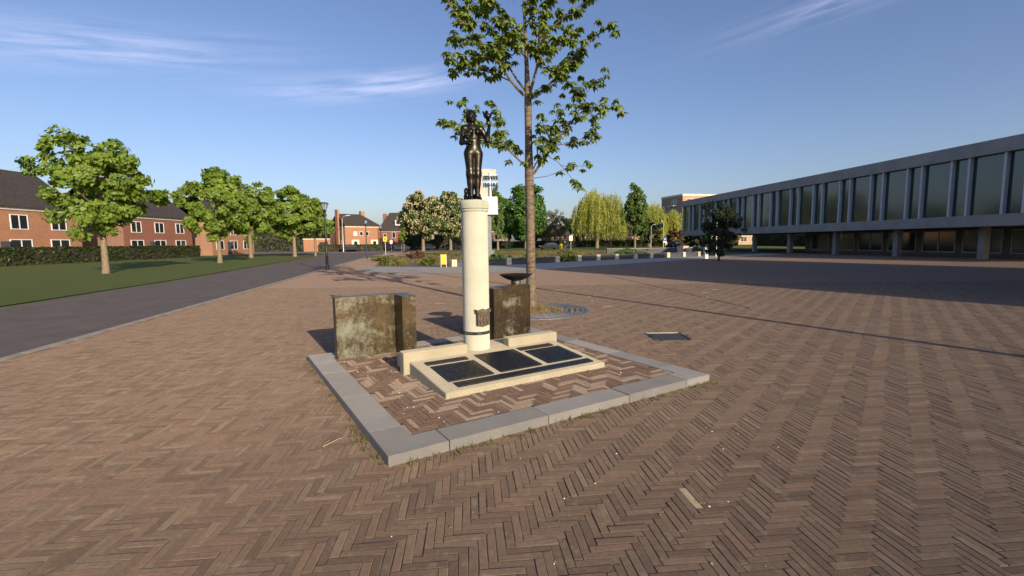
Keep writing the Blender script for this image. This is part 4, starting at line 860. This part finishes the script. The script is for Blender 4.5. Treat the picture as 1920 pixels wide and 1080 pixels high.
def house(name, label, loc, rz, w, d, eave, ridge, wall, hip=(0, 0), chim=(), fascia='cream', group=None):
    e = empty(name, (*loc, -0.05), rz, label, 'house', group)
    m = MB(); gz = lambda h: eave if h else ridge
    m.box((0, 0, 0), (w, d, eave)); m.build('wall', M[wall], e)
    if not hip[0]: MB().hull_pts([(0.0, 0.002, eave), (0.0, d - .002, eave), (0.0, d / 2, ridge - .05)], [(0.25, 0.002, eave), (0.25, d - .002, eave), (0.25, d / 2, ridge - .05)]).build('gable', M[wall], e)
    if not hip[1]: MB().hull_pts([(w - .25, 0.002, eave), (w - .25, d - .002, eave), (w - .25, d / 2, ridge - .05)], [(w, 0.002, eave), (w, d - .002, eave), (w, d / 2, ridge - .05)]).build('gable', M[wall], e)
    o = 0.35; h0, h1 = hip; t = 0.16; ro = MB(); ez = eave - o * (ridge - eave) / (d / 2)
    A, B, C, D = (-o * (1 if h0 else .3), -o, ez), (w + o * (1 if h1 else .3), -o, ez), (w + o * (1 if h1 else .3), d + o, ez), (-o * (1 if h0 else .3), d + o, ez); Ra, Rb = (h0 if h0 else -o * .3, d / 2, ridge), (w - h1 if h1 else w + o * .3, d / 2, ridge)
    up = lambda p: (p[0], p[1], p[2] + t)
    v = [A, B, C, D, Ra, Rb] + [up(p) for p in (A, B, C, D, Ra, Rb)]
    ro.add(v, [(6, 7, 11, 10), (8, 9, 10, 11), (9, 6, 10), (7, 8, 11), (0, 4, 5, 1), (2, 5, 4, 3), (3, 4, 0), (1, 5, 2), (0, 1, 7, 6), (1, 2, 8, 7), (2, 3, 9, 8), (3, 0, 6, 9)])
    rf = ro.build('roof', M['roof'], e)
    MB().box((-0.02, -0.12, eave - 0.5), (w + .02, -0.003, eave - 0.1)).build('fascia', M[fascia], e)
    for (cx, cy, cw, top) in chim:
        MB().box((cx - cw / 2, cy - cw / 2, eave), (cx + cw / 2, cy + cw / 2, top)).build('chimney', M[wall], rf)
        MB().box((cx - cw / 2 - .05, cy - cw / 2 - .05, top), (cx + cw / 2 + .05, cy + cw / 2 + .05, top + .12)).build('chimney_cap', M['concrete'], rf)
    return e
# orange brick house with its gable to the street
h1 = house('brick_house', 'orange brick house with dark tiled roof and tall chimney on its gable', (-35.6, 100.0), math.atan2(5.6, 5.6), 8.0, 7.4, 5.7, 8.1, 'brick', (0, 2.4), ((6.2, 4.2, 0.9, 8.9),))
MB().box((-0.42, 2.4, 0), (-0.003, 3.6, 8.9)).build('chimney', M['brick'], h1); MB().box((-0.47, 2.35, 8.9), (0.05, 3.65, 9.05)).build('chimney_cap', M['concrete'], h1)
window(h1, 1.9, 2.75, 3.35, 4.3, pane='blind'); window(h1, 3.3, 4.1, 3.35, 4.3); window(h1, 4.7, 5.5, 3.35, 4.3)
for x0, x1, dark in ((-0.0, 0, 0), (1.4, 3.1, 1), (5.9, 7.6, 1)):
    if x1 <= x0: continue
    dd = MB().box((x0, -0.1, 0.05), (x1, -0.004, 2.5)).build('door_surround', M['cream'], h1); MB().box((x0 + .5, -0.13, 0.05), (x1 - .45, -0.102, 2.15)).build('door', M['glass'], dd)
window(h1, 0.9, 2.1, 0.7, 2.4, side='left', pane='blind', X=0.0); window(h1, 4.8, 5.5, 4.6, 5.5, side='left', X=0.0); MB().box((-0.14, 2.0, 0), (-0.004, 2.12, 5.6)).build('drainpipe', M['iron'], h1)
MB().box((7.72, -0.11, 0), (7.82, -0.004, 5.1)).build('drainpipe', M['iron'], h1)
an = empty('brick_annex', (-46.4, 104.0, -0.05), math.atan2(5.6, 5.6) - 0.5, 'low flat roofed brick annex left of the orange house', 'garage')
MB().box((0, 0, 0), (5.6, 5, 2.7)).build('wall', M['brick'], an); MB().box((-.1, -.1, 2.7), (5.7, 5.1, 2.88)).build('roof', M['cream'], an)
MB().box((3.3, -0.06, 0), (5.1, -0.003, 2.1)).build('garage_door', M['iron'], an)
h2 = house('brick_villa', 'red brick villa with steep dark roof and white dormer', (-34.6, 122.0), 0.05, 11, 9, 5.2, 9.7, 'redbrick', (2.0, 2.0), ((0.6, 5, 0.9, 9.6),), 'white')
dm = MB().box((4.2, 0.4, 6.3), (6.4, 3.2, 7.7)).build('dormer', M['white'], h2); window(h2, 4.4, 6.2, 6.5, 7.5, y=0.4)
window(h2, 1.2, 1.9, 1.8, 4.2); window(h2, 3.4, 4.3, 3.0, 4.6); window(h2, 6.4, 8.4, 0.9, 2.4); window(h2, 6.6, 8.2, 3.2, 4.5)
h3 = house('terraced_house', 'dim terrace of brick houses behind the chestnut trees', (-25, 136), -0.03, 24, 9, 5.2, 8.6, 'greybrick', (0, 0), ((6, 4.5, 0.9, 9.6), (14, 4.5, 0.9, 9.6)), 'white', None)
for k in range(6): window(h3, 1 + k * 3.9, 3.2 + k * 3.9, 0.9, 2.3); window(h3, 1.2 + k * 3.9, 2.8 + k * 3.9, 3.3, 4.5)
h4 = house('park_house', 'small orange gabled house glimpsed between the park trees', (12.2, 142), 0.35, 6.5, 8, 3.4, 6.6, 'brick', (0, 0), (), 'white'); window(h4, 1, 2.4, 0.9, 2.2); window(h4, 3.8, 5.4, 0.9, 2.2)
h5 = house('park_house', 'long low house glimpsed below the willow', (22, 140), 0.1, 18, 8, 3.2, 5.8, 'brick', (0, 0), (), 'white')
for k in range(5): window(h5, 1 + k * 3.4, 2.8 + k * 3.4, 0.8, 2.3)
for k, (x, y, wl, t_) in enumerate(((-47.5, 74, 'brick', 'far corner house'), (-46.5, 56, 'redbrick', 'middle house'), (-46.0, 38, 'brick', 'nearer house'), (-45.5, 20, 'redbrick', 'nearest house'))):
    hh = house('street_house', ('orange' if wl == 'brick' else 'red') + ' brick street house left of the verge, ' + t_, (x, y), R(90), 12, 9, 5.6, 9.2, wl, (0, 0), ((3, 4.5, 0.9, 10.2),), 'white', 'houses along the street')
    for q in range(3): window(hh, 1 + q * 3.8, 3 + q * 3.8, 0.9, 2.4); window(hh, 1.2 + q * 3.8, 2.8 + q * 3.8, 3.3, 4.7)
    dd = MB().box((4.0, -0.06, 0.05), (4.9, -0.004, 2.2)).build('door', M['bench'], hh)
# apartment block behind the library
ap = empty('apartment_block', (54.0, 148, -0.05), R(14), 'tall tan brick apartment block rising behind the glass building', 'building')
MB().box((0, 0, 0), (30, 12, 15.6)).build('wall', M['tanbrick'], ap); MB().box((-0.15, -0.15, 15.6), (30.15, 12.15, 16.2)).build('roof_edge', M['cream'], ap)
for r in range(5):
    for k in range(7): window(ap, 1.5 + k * 4.1, 3.9 + k * 4.1, 1 + r * 3, 2.7 + r * 3)
    MB().box((-1.3, 3, 0.6 + r * 3), (-0.004, 6.5, 0.8 + r * 3)).build('balcony', M['white'], ap); window(ap, 3.4, 6.0, 0.9 + r * 3, 2.8 + r * 3, side='left', X=0.0)
# raised glass building on the right
A, B = Vector((29.2, 80.0, 0)), Vector((33.6, 24.0, 0)); d = B - A; LL = d.length
lib = empty('glass_building', tuple(A), math.atan2(d.y, d.x), 'raised concrete building with green glass front and pale fins', 'building')
# local x runs from the far end towards us, local y points into the building's right-hand side
zb, zf, zg, zt = 2.35, 3.15, 7.25, 8.2; DP = 22
MB().box((0, 0.0, zb), (LL, DP, zf)).build('floor_band', M['concrete'], lib); MB().box((-0.1, -0.12, zg), (LL + .1, DP, zt)).build('roof_band', M['concrete'], lib)
MB().box((0.15, 1.1, zf), (LL - .15, DP - .3, zg)).build('core_wall', M['concrete'], lib)
x = 0.0; k = 0
while x < LL - 0.3:
    wdt = 2.3 if k % 2 == 0 else 1.25
    MB().box((x, 0.02, zf), (x + 0.16, 0.36, zg)).build('fin', M['fin'], lib)
    x1 = min(x + wdt, LL - 0.16); MB().box((x + 0.16, 0.30, zf), (x1, 0.34, zg)).build('pane', M['greenglass'], lib); x = x1; k += 1
MB().box((LL - .16, 0.02, zf), (LL, 0.36, zg)).build('fin', M['fin'], lib)
MB().box((-0.02, 0.4, zf), (0.13, DP - .3, zg)).build('end_wall', M['fin'], lib)
for k in range(8): MB().box((4 + k * 7, 1.5, 0), (4.45 + k * 7, 1.95, zb)).build('pillar', M['concrete'], lib)
MB().box((22, 6, 0), (LL - 1, DP - 2, zb)).build('ground_floor', M['greybrick'], lib)
for k in range(9): window(lib, 23 + k * 3.6, 26 + k * 3.6, 0.3, 2.2, y=6.0, frame='fin', pane='greenglass')
# brick office whose shadow lies over the right side of the square (stands just outside the picture)
of = empty('brick_office', (14.5, 6.1, -0.05), AX, 'brick office building at the right edge of the square', 'building')
MB().box((0, -14, 0), (19.2, 0, 10.3)).build('wall', M['tanbrick'], of); MB().box((-.15, -14.15, 10.3), (19.35, .15, 10.7)).build('roof_edge', M['concrete'], of)
for r in range(3):
    for k in range(4): window(of, -12.5 + k * 3.2, -10.5 + k * 3.2, 0.9 + r * 3.2, 2.7 + r * 3.2, side='left', X=0.0)

# ================================================================== street furniture
def lamp(x, y, label, h=4.15):
    e = empty('lamp_post', (x, y, -0.02), 0, label, 'lamp post', 'black post-top lamps along the street')
    MB().lathe([(0.085, 0), (0.085, 0.9), (0.06, 0.95), (0.048, h - 0.75), (0.05, h - 0.62)], 16).build('pole', M['lampblack'], e, True)
    hd = MB().lathe([(0.05, h - .64), (0.075, h - .6), (0.09, h - .46), (0.10, h - .44)], 20).build('lantern_base', M['lampblack'], e, True)
    MB().lathe([(0.095, h - .44), (0.235, h - .07)], 20).build('lantern_glass', M['lantern'], hd, True)
    MB().lathe([(0.25, h - .07), (0.255, h - .04), (0.18, h), (0.02, h + .02)], 20).build('lantern_cap', M['lampblack'], hd, True)
    for k in range(4):
        a = k * math.pi / 2 + .4; MB().tube([(0.1*math.cos(a), 0.1*math.sin(a), h - .45), (0.24*math.cos(a), 0.24*math.sin(a), h - .06)], [0.01, 0.01], 5).build('strut', M['lampblack'], hd)
lamp(-11.45, 28.8, 'nearest black lamp post with conical lantern at the street edge'); lamp(-15.5, 49.8, 'middle black lamp post in front of the orange brick house'); lamp(-18.3, 65.4, 'farthest black lamp post next to the yellow sign')
def mast(x, y, h, arm, label, mat='galv'):
    e = empty('street_light', (x, y, -0.03), 0, label, 'street light'); MB().tube([(0, 0, 0), (0, 0, 1.2), (0, 0, h - .7), (arm * .15, 0, h - .2), (arm * .5, 0, h)], [0.11, 0.09, 0.07, 0.06, 0.05], 8).build('mast', M[mat], e, True)
    MB().hull_pts([(arm * .5, -.1, h - .03), (arm, -.14, h + .05), (arm, .14, h + .05), (arm * .5, .1, h - .03)], [(arm * .5, -.08, h + .08), (arm, -.08, h + .15), (arm, .08, h + .15), (arm * .5, .08, h + .08)]).build('lamp_head', M['white'], e)
mast(-34.3, 95, 7.3, 1.7, 'pale grey street light with bent arm before the orange house'); mast(32.6, 109, 5.4, 1.5, 'pale street light in the park left of the blue sign'); mast(35.0, 107.5, 6.0, -0.6, 'thin street light directly above the blue sign')
fp = empty('flagpole', (7.1, 5.7, 0), 0, 'white flagpole at the right edge of the square', 'flagpole'); MB().tube([(0, 0, 0), (0, 0, 4), (0, 0, 8.5)], [0.09, 0.075, 0.055], 12).build('pole', M['white'], fp, True); MB().lathe([(0.02, 8.5), (0.08, 8.56), (0.02, 8.62)], 12).build('finial', M['white'], fp, True)
fp2 = empty('flagpole', (19.6, 44.6, 0), 0, 'white pole showing behind the dark tree', 'flagpole'); MB().tube([(0, 0, 0), (0, 0, 4.4)], [0.06, 0.045], 10).build('pole', M['white'], fp2, True)
MB().lathe([(0.02, 4.4), (0.06, 4.44), (0.02, 4.48)], 12).build('finial', M['white'], fp2, True)
# low benches: dark slabs between pale blocks along the path
bl = [(-3.95, 31.2), (-0.3, 33.3), (3.45, 36.3), (5.4, 37.9), (7.2, 39.3), (9.0, 40.4), (10.9, 41.4), (12.6, 42.4), (14.6, 43.8), (16.6, 45.2), (18.5, 46.3)]
wordb = ['leftmost, beside the yellow board', 'second from the left, in sun', 'third, at the edge of the shade', 'fourth, after the planted gap', 'fifth, in shade', 'sixth, in shade', 'seventh, in shade', 'eighth, in shade', 'ninth, last in shade', 'tenth, sunlit at the right', 'last at the right end']
for k, (x, y) in enumerate(bl):
    e = empty('bench_block', (x, y, 0.004), AX, 'pale concrete bench support block, ' + wordb[k], 'block', 'pale blocks between the benches')
    MB().box((-0.19, -0.25, 0), (0.19, 0.25, 0.47)).build('block', M['benchblock'], e, bevel=0.01); MB().box((-0.14, -0.256, 0.22), (0.14, -0.2505, 0.25)).build('groove', M['concrete'], e)
wordc = ['from the yellow board to the second block', 'passing behind the slender trunk', '', 'first after the planted gap', 'second after the planted gap', 'third after the planted gap', 'left of the shade\'s end', 'near the shade\'s end', 'half in sun', 'sunlit at the right end']
for k in range(10):
    if k == 2: continue
    a, b = Vector((*bl[k], 0)), Vector((*bl[k + 1], 0)); d = b - a; a2 = a + d.normalized() * 0.24; b2 = b - d.normalized() * 0.24; L = (b2 - a2).length
    e = empty('bench', tuple(a2 + Vector((0, 0, 0.004))), math.atan2(d.y, d.x), 'dark low bench slab, ' + wordc[k], 'bench', 'dark benches along the path')
    MB().box((0, -0.19, 0.34), (L, 0.22, 0.43)).build('seat', M['bench'], e, bevel=0.008); MB().box((0.03, -0.13, 0), (L - .03, 0.18, 0.338)).build('plinth', M['bench'], e)
# yellow notice board
yb = empty('notice_board', (-4.45, 30.35, 0.0), R(8), 'yellow notice board on two grey legs at the path edge', 'sign')
for s in (-0.17, 0.17): MB().box((s - .02, -.02, 0), (s + .02, .02, 0.86)).build('leg', M['galv'], yb)
MB().box((-0.15, -0.045, 0.20), (0.15, -0.022, 0.84)).build('panel', M['yellow'], yb)
# bell tower with carillon
bt = empty('bell_tower', (-2.3, 47.6, 0), 0, 'slim carillon tower with beige slab, white cabin and hanging bells', 'tower')
MB().box((-0.95, -0.3, 0), (-0.02, 0.6, 0.05)).build('footing', M['concrete'], bt); MB().box((-0.3, -0.28, 0.05), (0.52, 0.5, 0.72)).build('plinth', M['greypanel'], bt); MB().box((-0.36, -0.34, 0.72), (0.58, 0.56, 0.78)).build('plinth_cap', M['concrete'], bt)
for k in range(4): MB().box((-0.32, -0.2, 0.78 + k * 0.9), (0.27, 0.4, 1.675 + k * 0.9)).build('panel', M['greypanel'], bt)
MB().box((-0.95, -0.5, 4.45), (0.92, 1.1, 6.15)).build('cabin', M['white'], bt, bevel=0.02)
MB().box((-1.0, -0.55, 4.38), (0.97, 1.15, 4.46)).build('cabin_floor', M['white'], bt)
MB().box((-1.35, 0.0, 4.4), (-0.42, 0.5, 8.3)).build('slab', M['beige'], bt); MB().box((-1.35, 0.0, 8.3), (0.32, 0.5, 8.95)).build('top_beam', M['beige'], bt); MB().box((-0.42, 0.02, 6.15), (0.12, 0.48, 7.15)).build('slab_foot', M['beige'], bt); MB().box((0.32, 0.03, 8.12), (0.8, 0.47, 8.9)).build('beam_end', M['beige'], bt)
fr = MB()
for z in (7.55, 8.25): fr.box((-0.35, -0.35, z), (0.95, -0.27, z + .08)); fr.box((-0.35, 0.62, z), (0.95, 0.7, z + .08)); fr.box((-0.35, -0.27, z + .01), (-0.28, 0.62, z + .07)); fr.box((0.88, -0.27, z + .01), (0.95, 0.62, z + .07))
fr.box((0.2, -0.36, 6.15), (0.3, -0.26, 8.6)); fr.box((0.2, 0.63, 6.15), (0.3, 0.72, 8.6)); fr.build('bell_frame', M['white'], bt)
M['bell'] = simple('bell_bronze', (0.09, 0.085, 0.075), 0.45, 0.7, 0.3, 8, 0)
bell = MB().lathe([(0.03, 0.24), (0.07, 0.225), (0.085, 0.12), (0.11, 0.04), (0.145, 0.0), (0.13, 0.0), (0.09, 0.06)], 14).mesh('bell', True)
for z in (7.28, 7.98):
    for yy in (-0.31, 0.66):
        for k in range(5): o = link('bell', bell, M['bell'], bt, (-0.24 + k * 0.28, yy, z)); s = 0.8 + 0.5 * ((k * 7 + int(z * 10)) % 5) / 5; o.scale = (s, s, 1.1)
# signs, bins
def sign(x, y, h, plates, label, pole='galv'):
    e = empty('sign_post', (x, y, -0.03), 0, label, 'sign'); MB().tube([(0, 0, 0), (0, 0, h)], [0.04, 0.04], 8).build('post', M[pole], e)
    for (x0, x1, z0, z1, mt, mk) in plates:
        p = MB().box((x0, -0.07, z0), (x1, -0.045, z1)).build('plate', M[mt], e)
        if mk:
            cx, cz, w = (x0 + x1) / 2, (z0 + z1) / 2, (x1 - x0); MB().box((cx - w * .16, -0.078, cz - w * .16), (cx + w * .16, -0.0715, cz + w * .16)).build('mark', M[mk], p)
sign(-17.6, 65.0, 2.6, [(-0.28, 0.28, 1.9, 2.55, 'yellow', 'bench')], 'yellow square sign on a thin post beside the far lamp')
sign(-25.0, 97, 2.7, [(-0.28, 0.28, 1.5, 2.25, 'white', 'greypanel'), (-0.75, 0.6, 2.45, 2.6, 'blue', None)], 'white sign below a blue street name plate')
sign(10.3, 80.9, 2.7, [(-0.28, 0.3, 1.75, 2.65, 'white', 'greypanel')], 'white rectangular sign on a thin post at the park edge')
sign(35.0, 106.4, 2.6, [(-0.42, 0.42, 1.55, 2.35, 'blue', 'white'), (-0.38, 0.38, 1.1, 1.5, 'white', None)], 'blue sign with white mark and white plate below')
def bin_(x, y, label): e = empty('litter_bin', (x, y, -0.02), 0, label, 'bin', 'yellow bins in the park'); MB().box((-.25, -.2, .25), (.25, .2, 1.1)).build('body', M['yellow'], e, bevel=.04); MB().box((-.27, -.22, 1.1), (.27, .22, 1.16)).build('lid', M['yellow'], e); MB().box((-.05, -.05, 0), (.05, .05, .25)).build('foot', M['iron'], e)
bin_(9.3, 88, 'yellow litter bin beside the walking person'); bin_(33.8, 102, 'yellow litter bin left of the car by the glass building')
wb = empty('garden_wall', (21.5, 55, 0), R(65), 'low garden wall behind the right benches, coloured dark for shade', 'wall'); MB().box((-7, 0, 0), (9, 0.3, 0.75)).build('wall', M['bench'], wb); MB().box((-7.05, -.04, .75), (9.05, .34, .82)).build('coping', M['concrete'], wb)  # building shade on this wall is put into its dark base colour
wc = empty('garden_wall', (12.0, 58.5, 0), R(12), 'long low wall along the back of the bed, coloured dark for shade', 'wall'); MB().box((0, 0, 0), (12, 0.3, 0.6)).build('wall', M['bench'], wc); MB().box((-.05, -.04, .6), (12.05, .34, .66)).build('coping', M['concrete'], wc)  # dark slab colour stands in for the cast shade on this wall too
pc = empty('pale_cube', (18.5, 50.3, 0), AX, 'pale brown stone cube behind the sunlit bench', 'block'); MB().box((-.42, -.4, 0), (.42, .4, .95)).build('block', M['beige'], pc, bevel=.02); MB().box((-.46, -.44, .95), (.46, .44, 1.0)).build('cap', M['beige'], pc)
ws = empty('info_pillar', (16.75, 40.1, 0), AX, 'white information pillar left of the dark tree', 'sign'); MB().box((-.22, -.08, 0), (.22, .08, 1.0)).build('board', M['white'], ws); MB().box((-.12, -.09, .35), (.12, -.0805, .8)).build('print', M['bench'], ws)
# ------------------------------------------------------------------ cars
def car(x, y, rz, paint, label):
    e = empty('parked_car', (x, y, -0.03), rz, label, 'car', 'dark parked cars'); ln, wd = 4.2, 1.72
    side = [(-2.1, .32), (-2.08, .62), (-1.95, .86), (-1.0, .94), (1.0, .98), (1.98, .95), (2.1, .7), (2.08, .32)]
    MB().hull_pts([(a, -wd / 2, z) for a, z in side], [(a, wd / 2, z) for a, z in side]).build('body', M[paint], e, bevel=.06)
    lo = [(-1.15, -.78, .93), (1.75, -.78, .96), (1.75, .78, .96), (-1.15, .78, .93)]; hi = [(-.35, -.62, 1.42), (1.15, -.62, 1.43), (1.15, .62, 1.43), (-.35, .62, 1.42)]
    cb = MB().hull_pts(lo, hi).build('cabin', M['glass'], e, bevel=.03); MB().hull_pts([(p[0] * .98, p[1] * 1.0, p[2] - .03) for p in hi], [(p[0] * .9, p[1] * .93, p[2] + .05) for p in hi]).build('roof', M[paint], e, bevel=.02)
    for s in (-1, 1):
        MB().hull_pts([(.3, s * .775, .95), (.42, s * .775, .95), (.42, s * .765, .97), (.3, s * .765, .97)], [(.32, s * .63, 1.43), (.44, s * .63, 1.43), (.44, s * .62, 1.43), (.32, s * .62, 1.43)]).build('pillar', M[paint], e)
        MB().box((-2.115, s * .6 - .16, .62), (-2.03, s * .6 + .16, .78)).build('headlight', M['headlight'], e); MB().box((2.05, s * .66 - .14, .68), (2.115, s * .66 + .14, .86)).build('taillight', M['taillight'], e)
        for a in (-1.28, 1.28):
            w = MB().lathe([(.2, -.1), (.31, -.1), (.32, -.08), (.32, .08), (.31, .1), (.2, .1)], 20).build('wheel', M['tyre'], e, True); w.rotation_euler = (R(90), 0, 0); w.location = (a, s * .78, .32)
            r_ = MB().lathe([(.02, -.09), (.2, -.085), (.2, .085), (.02, .09)], 16).build('rim', M['rim'], w, True)
    MB().box((2.09, -.26, .5), (2.122, .26, .61)).build('number_plate', M['yellow'], e)
car(-33.6, 97.4, R(205), 'carpaint', 'black car parked before the orange house by the street light'); car(-24.2, 100.5, R(20), 'bluecar', 'dark blue car left of the young tree'); car(-19.5, 106, R(8), 'bluecar', 'dark blue car in shade behind the young tree'); car(-14.2, 109, R(0), 'carpaint', 'black car under the right chestnut tree')
car(31.9, 92, R(235 + 180), 'carpaint', 'dark car parked left of the glass building'); car(8.0, 99, R(10), 'carpaint', 'black car on the far side of the park lawn')
# ------------------------------------------------------------------ person walking in the park
def pbody(P):
    d = ell(P, (0, 0, 1.6), (.085, .10, .12)); d = smin(d, cone(P, (0, .01, 1.52), (0, .01, 1.42), .055, .06), .03); d = smin(d, cone(P, (0, 0, 1.40), (0, 0, .95), .14, .13), .08); d = smin(d, cone(P, (0, -.09, 1.6), (0, -.12, 1.58), .015, .02), .02)
    for s in (-1, 1):
        d = smin(d, cone(P, (s * .19, 0, 1.38), (s * .25, .03 * s, 1.1), .055, .045), .05); d = smin(d, cone(P, (s * .25, .03 * s, 1.1), (s * .25, -.08, .85), .045, .032), .03); d = smin(d, ell(P, (s * .25, -.09, .78), (.03, .04, .07)), .02)
        d = smin(d, cone(P, (s * .09, 0, .92), (s * .10, -.1 * s, .5), .085, .06), .04); d = smin(d, cone(P, (s * .10, -.1 * s, .5), (s * .10, -.05 * s, .07), .058, .04), .03); d = smin(d, cone(P, (s * .10, -.05 * s + .03, .04), (s * .10, -.05 * s - .16, .03), .045, .035), .02)
    return d
pe = empty('person', (9.9, 86.5, -0.02), R(15), 'person in black jacket and blue jeans walking on the park path', 'person')
link('body', surface_nets(pbody, (-.4, -.4, -.03), (.4, .3, 1.8), .028, 'body'), M['skin'], pe)
def clip(f, z0, z1, off): return lambda P: np.maximum(np.maximum(f(P) - off, z0 - P[..., 2]), P[..., 2] - z1)
link('jeans', surface_nets(clip(pbody, .08, .95, .012), (-.45, -.4, -.03), (.45, .35, 1.1), .026, 'jeans'), M['jeans'], pe)
link('jacket', surface_nets(clip(pbody, .82, 1.46, .025), (-.45, -.4, .7), (.45, .35, 1.6), .026, 'jacket'), M['jacket'], pe)
link('hair', surface_nets(lambda P: np.maximum(ell(P, (0, .02, 1.63), (.098, .108, .11)), -(P[..., 2] - 1.58 + P[..., 1] * .6)), (-.2, -.2, 1.4), (.2, .25, 1.8), .02, 'hair'), M['hair'], pe)
# ------------------------------------------------------------------ planting in the bed
def bed_spots(n, f): return [f() for _ in range(n)]
def in_bed():
    while True:
        y = random.uniform(33, 74); x = random.uniform(-13, 16)
        if y > np.interp(x, [p[0] for p in PATH_F], [p[1] for p in PATH_F]) + 0.5 and x > -9.6 - (y - 32.4) * 0.17 and (x < 12 or y < 58): return (x, y, 0.01)
tag(blades('bed_weeds', bed_spots(900, in_bed), M['weed'], (0.12, 0.4), 9, 0.25, 0.014), 'loose green weeds growing over the planting bed', 'weeds')
tag(blades('bed_straw', bed_spots(900, in_bed), M['drygrass'], (0.1, 0.32), 9, 0.3, 0.013), 'dry straw coloured stalks over the planting bed', 'weeds')
tag(blades('bed_brush', bed_spots(500, in_bed), M['leaf_red'], (0.1, 0.35), 9, 0.3, 0.014), 'brown dead brushwood over the planting bed', 'weeds')
for k, (x, y, r, h, mt, t_) in enumerate(((-9.0, 34.6, 1.2, .45, 'weed', 'pale green clump at the left tip of the bed'), (-6.0, 32.9, .7, .55, 'weed', 'green grassy clump left of the yellow board'), (-11.5, 42, 1.5, .5, 'weed', 'green clump on the left side of the bed'), (-10.0, 47, 1.2, .9, 'leaf_red', 'brown purple shrub on the left side of the bed'), (-1.0, 38.5, 1.2, .7, 'leaf_green', 'dark green clump right of the bell tower'), (1.6, 39.5, .9, .8, 'leaf_mid', 'round green clump left of the slender trunk'), (4.5, 37.6, .9, .6, 'weed', 'green clump filling the gap between the benches'), (5.8, 46, 1.5, .8, 'weed', 'green clump in the middle of the bed'), (12.5, 50, 2.2, .8, 'leaf_green', 'dark green clump behind the shaded benches'))):
    e = empty('bed_shrub', (x, y, 0.0), 0, 'low shrub, ' + t_, 'shrub', 'low shrubs in the bed'); P, N, _ = crown_points(900, (0, 0, h * .45), (r, r * .7, h * .6), 30, 0.1, 0.1, 90 + k); P[:, 2] = np.abs(P[:, 2]); v, f = leaf_cards(P, N, 0.10, 2.2); link('foliage', array_mesh('foliage', v, f), M[mt], e)
    MB().tube([(0, 0, -.02), (.05, 0, h * .5), (.1, .05, h * .8)], [.03, .02, .01], 5).build('stem', M['bark_dark'], e)
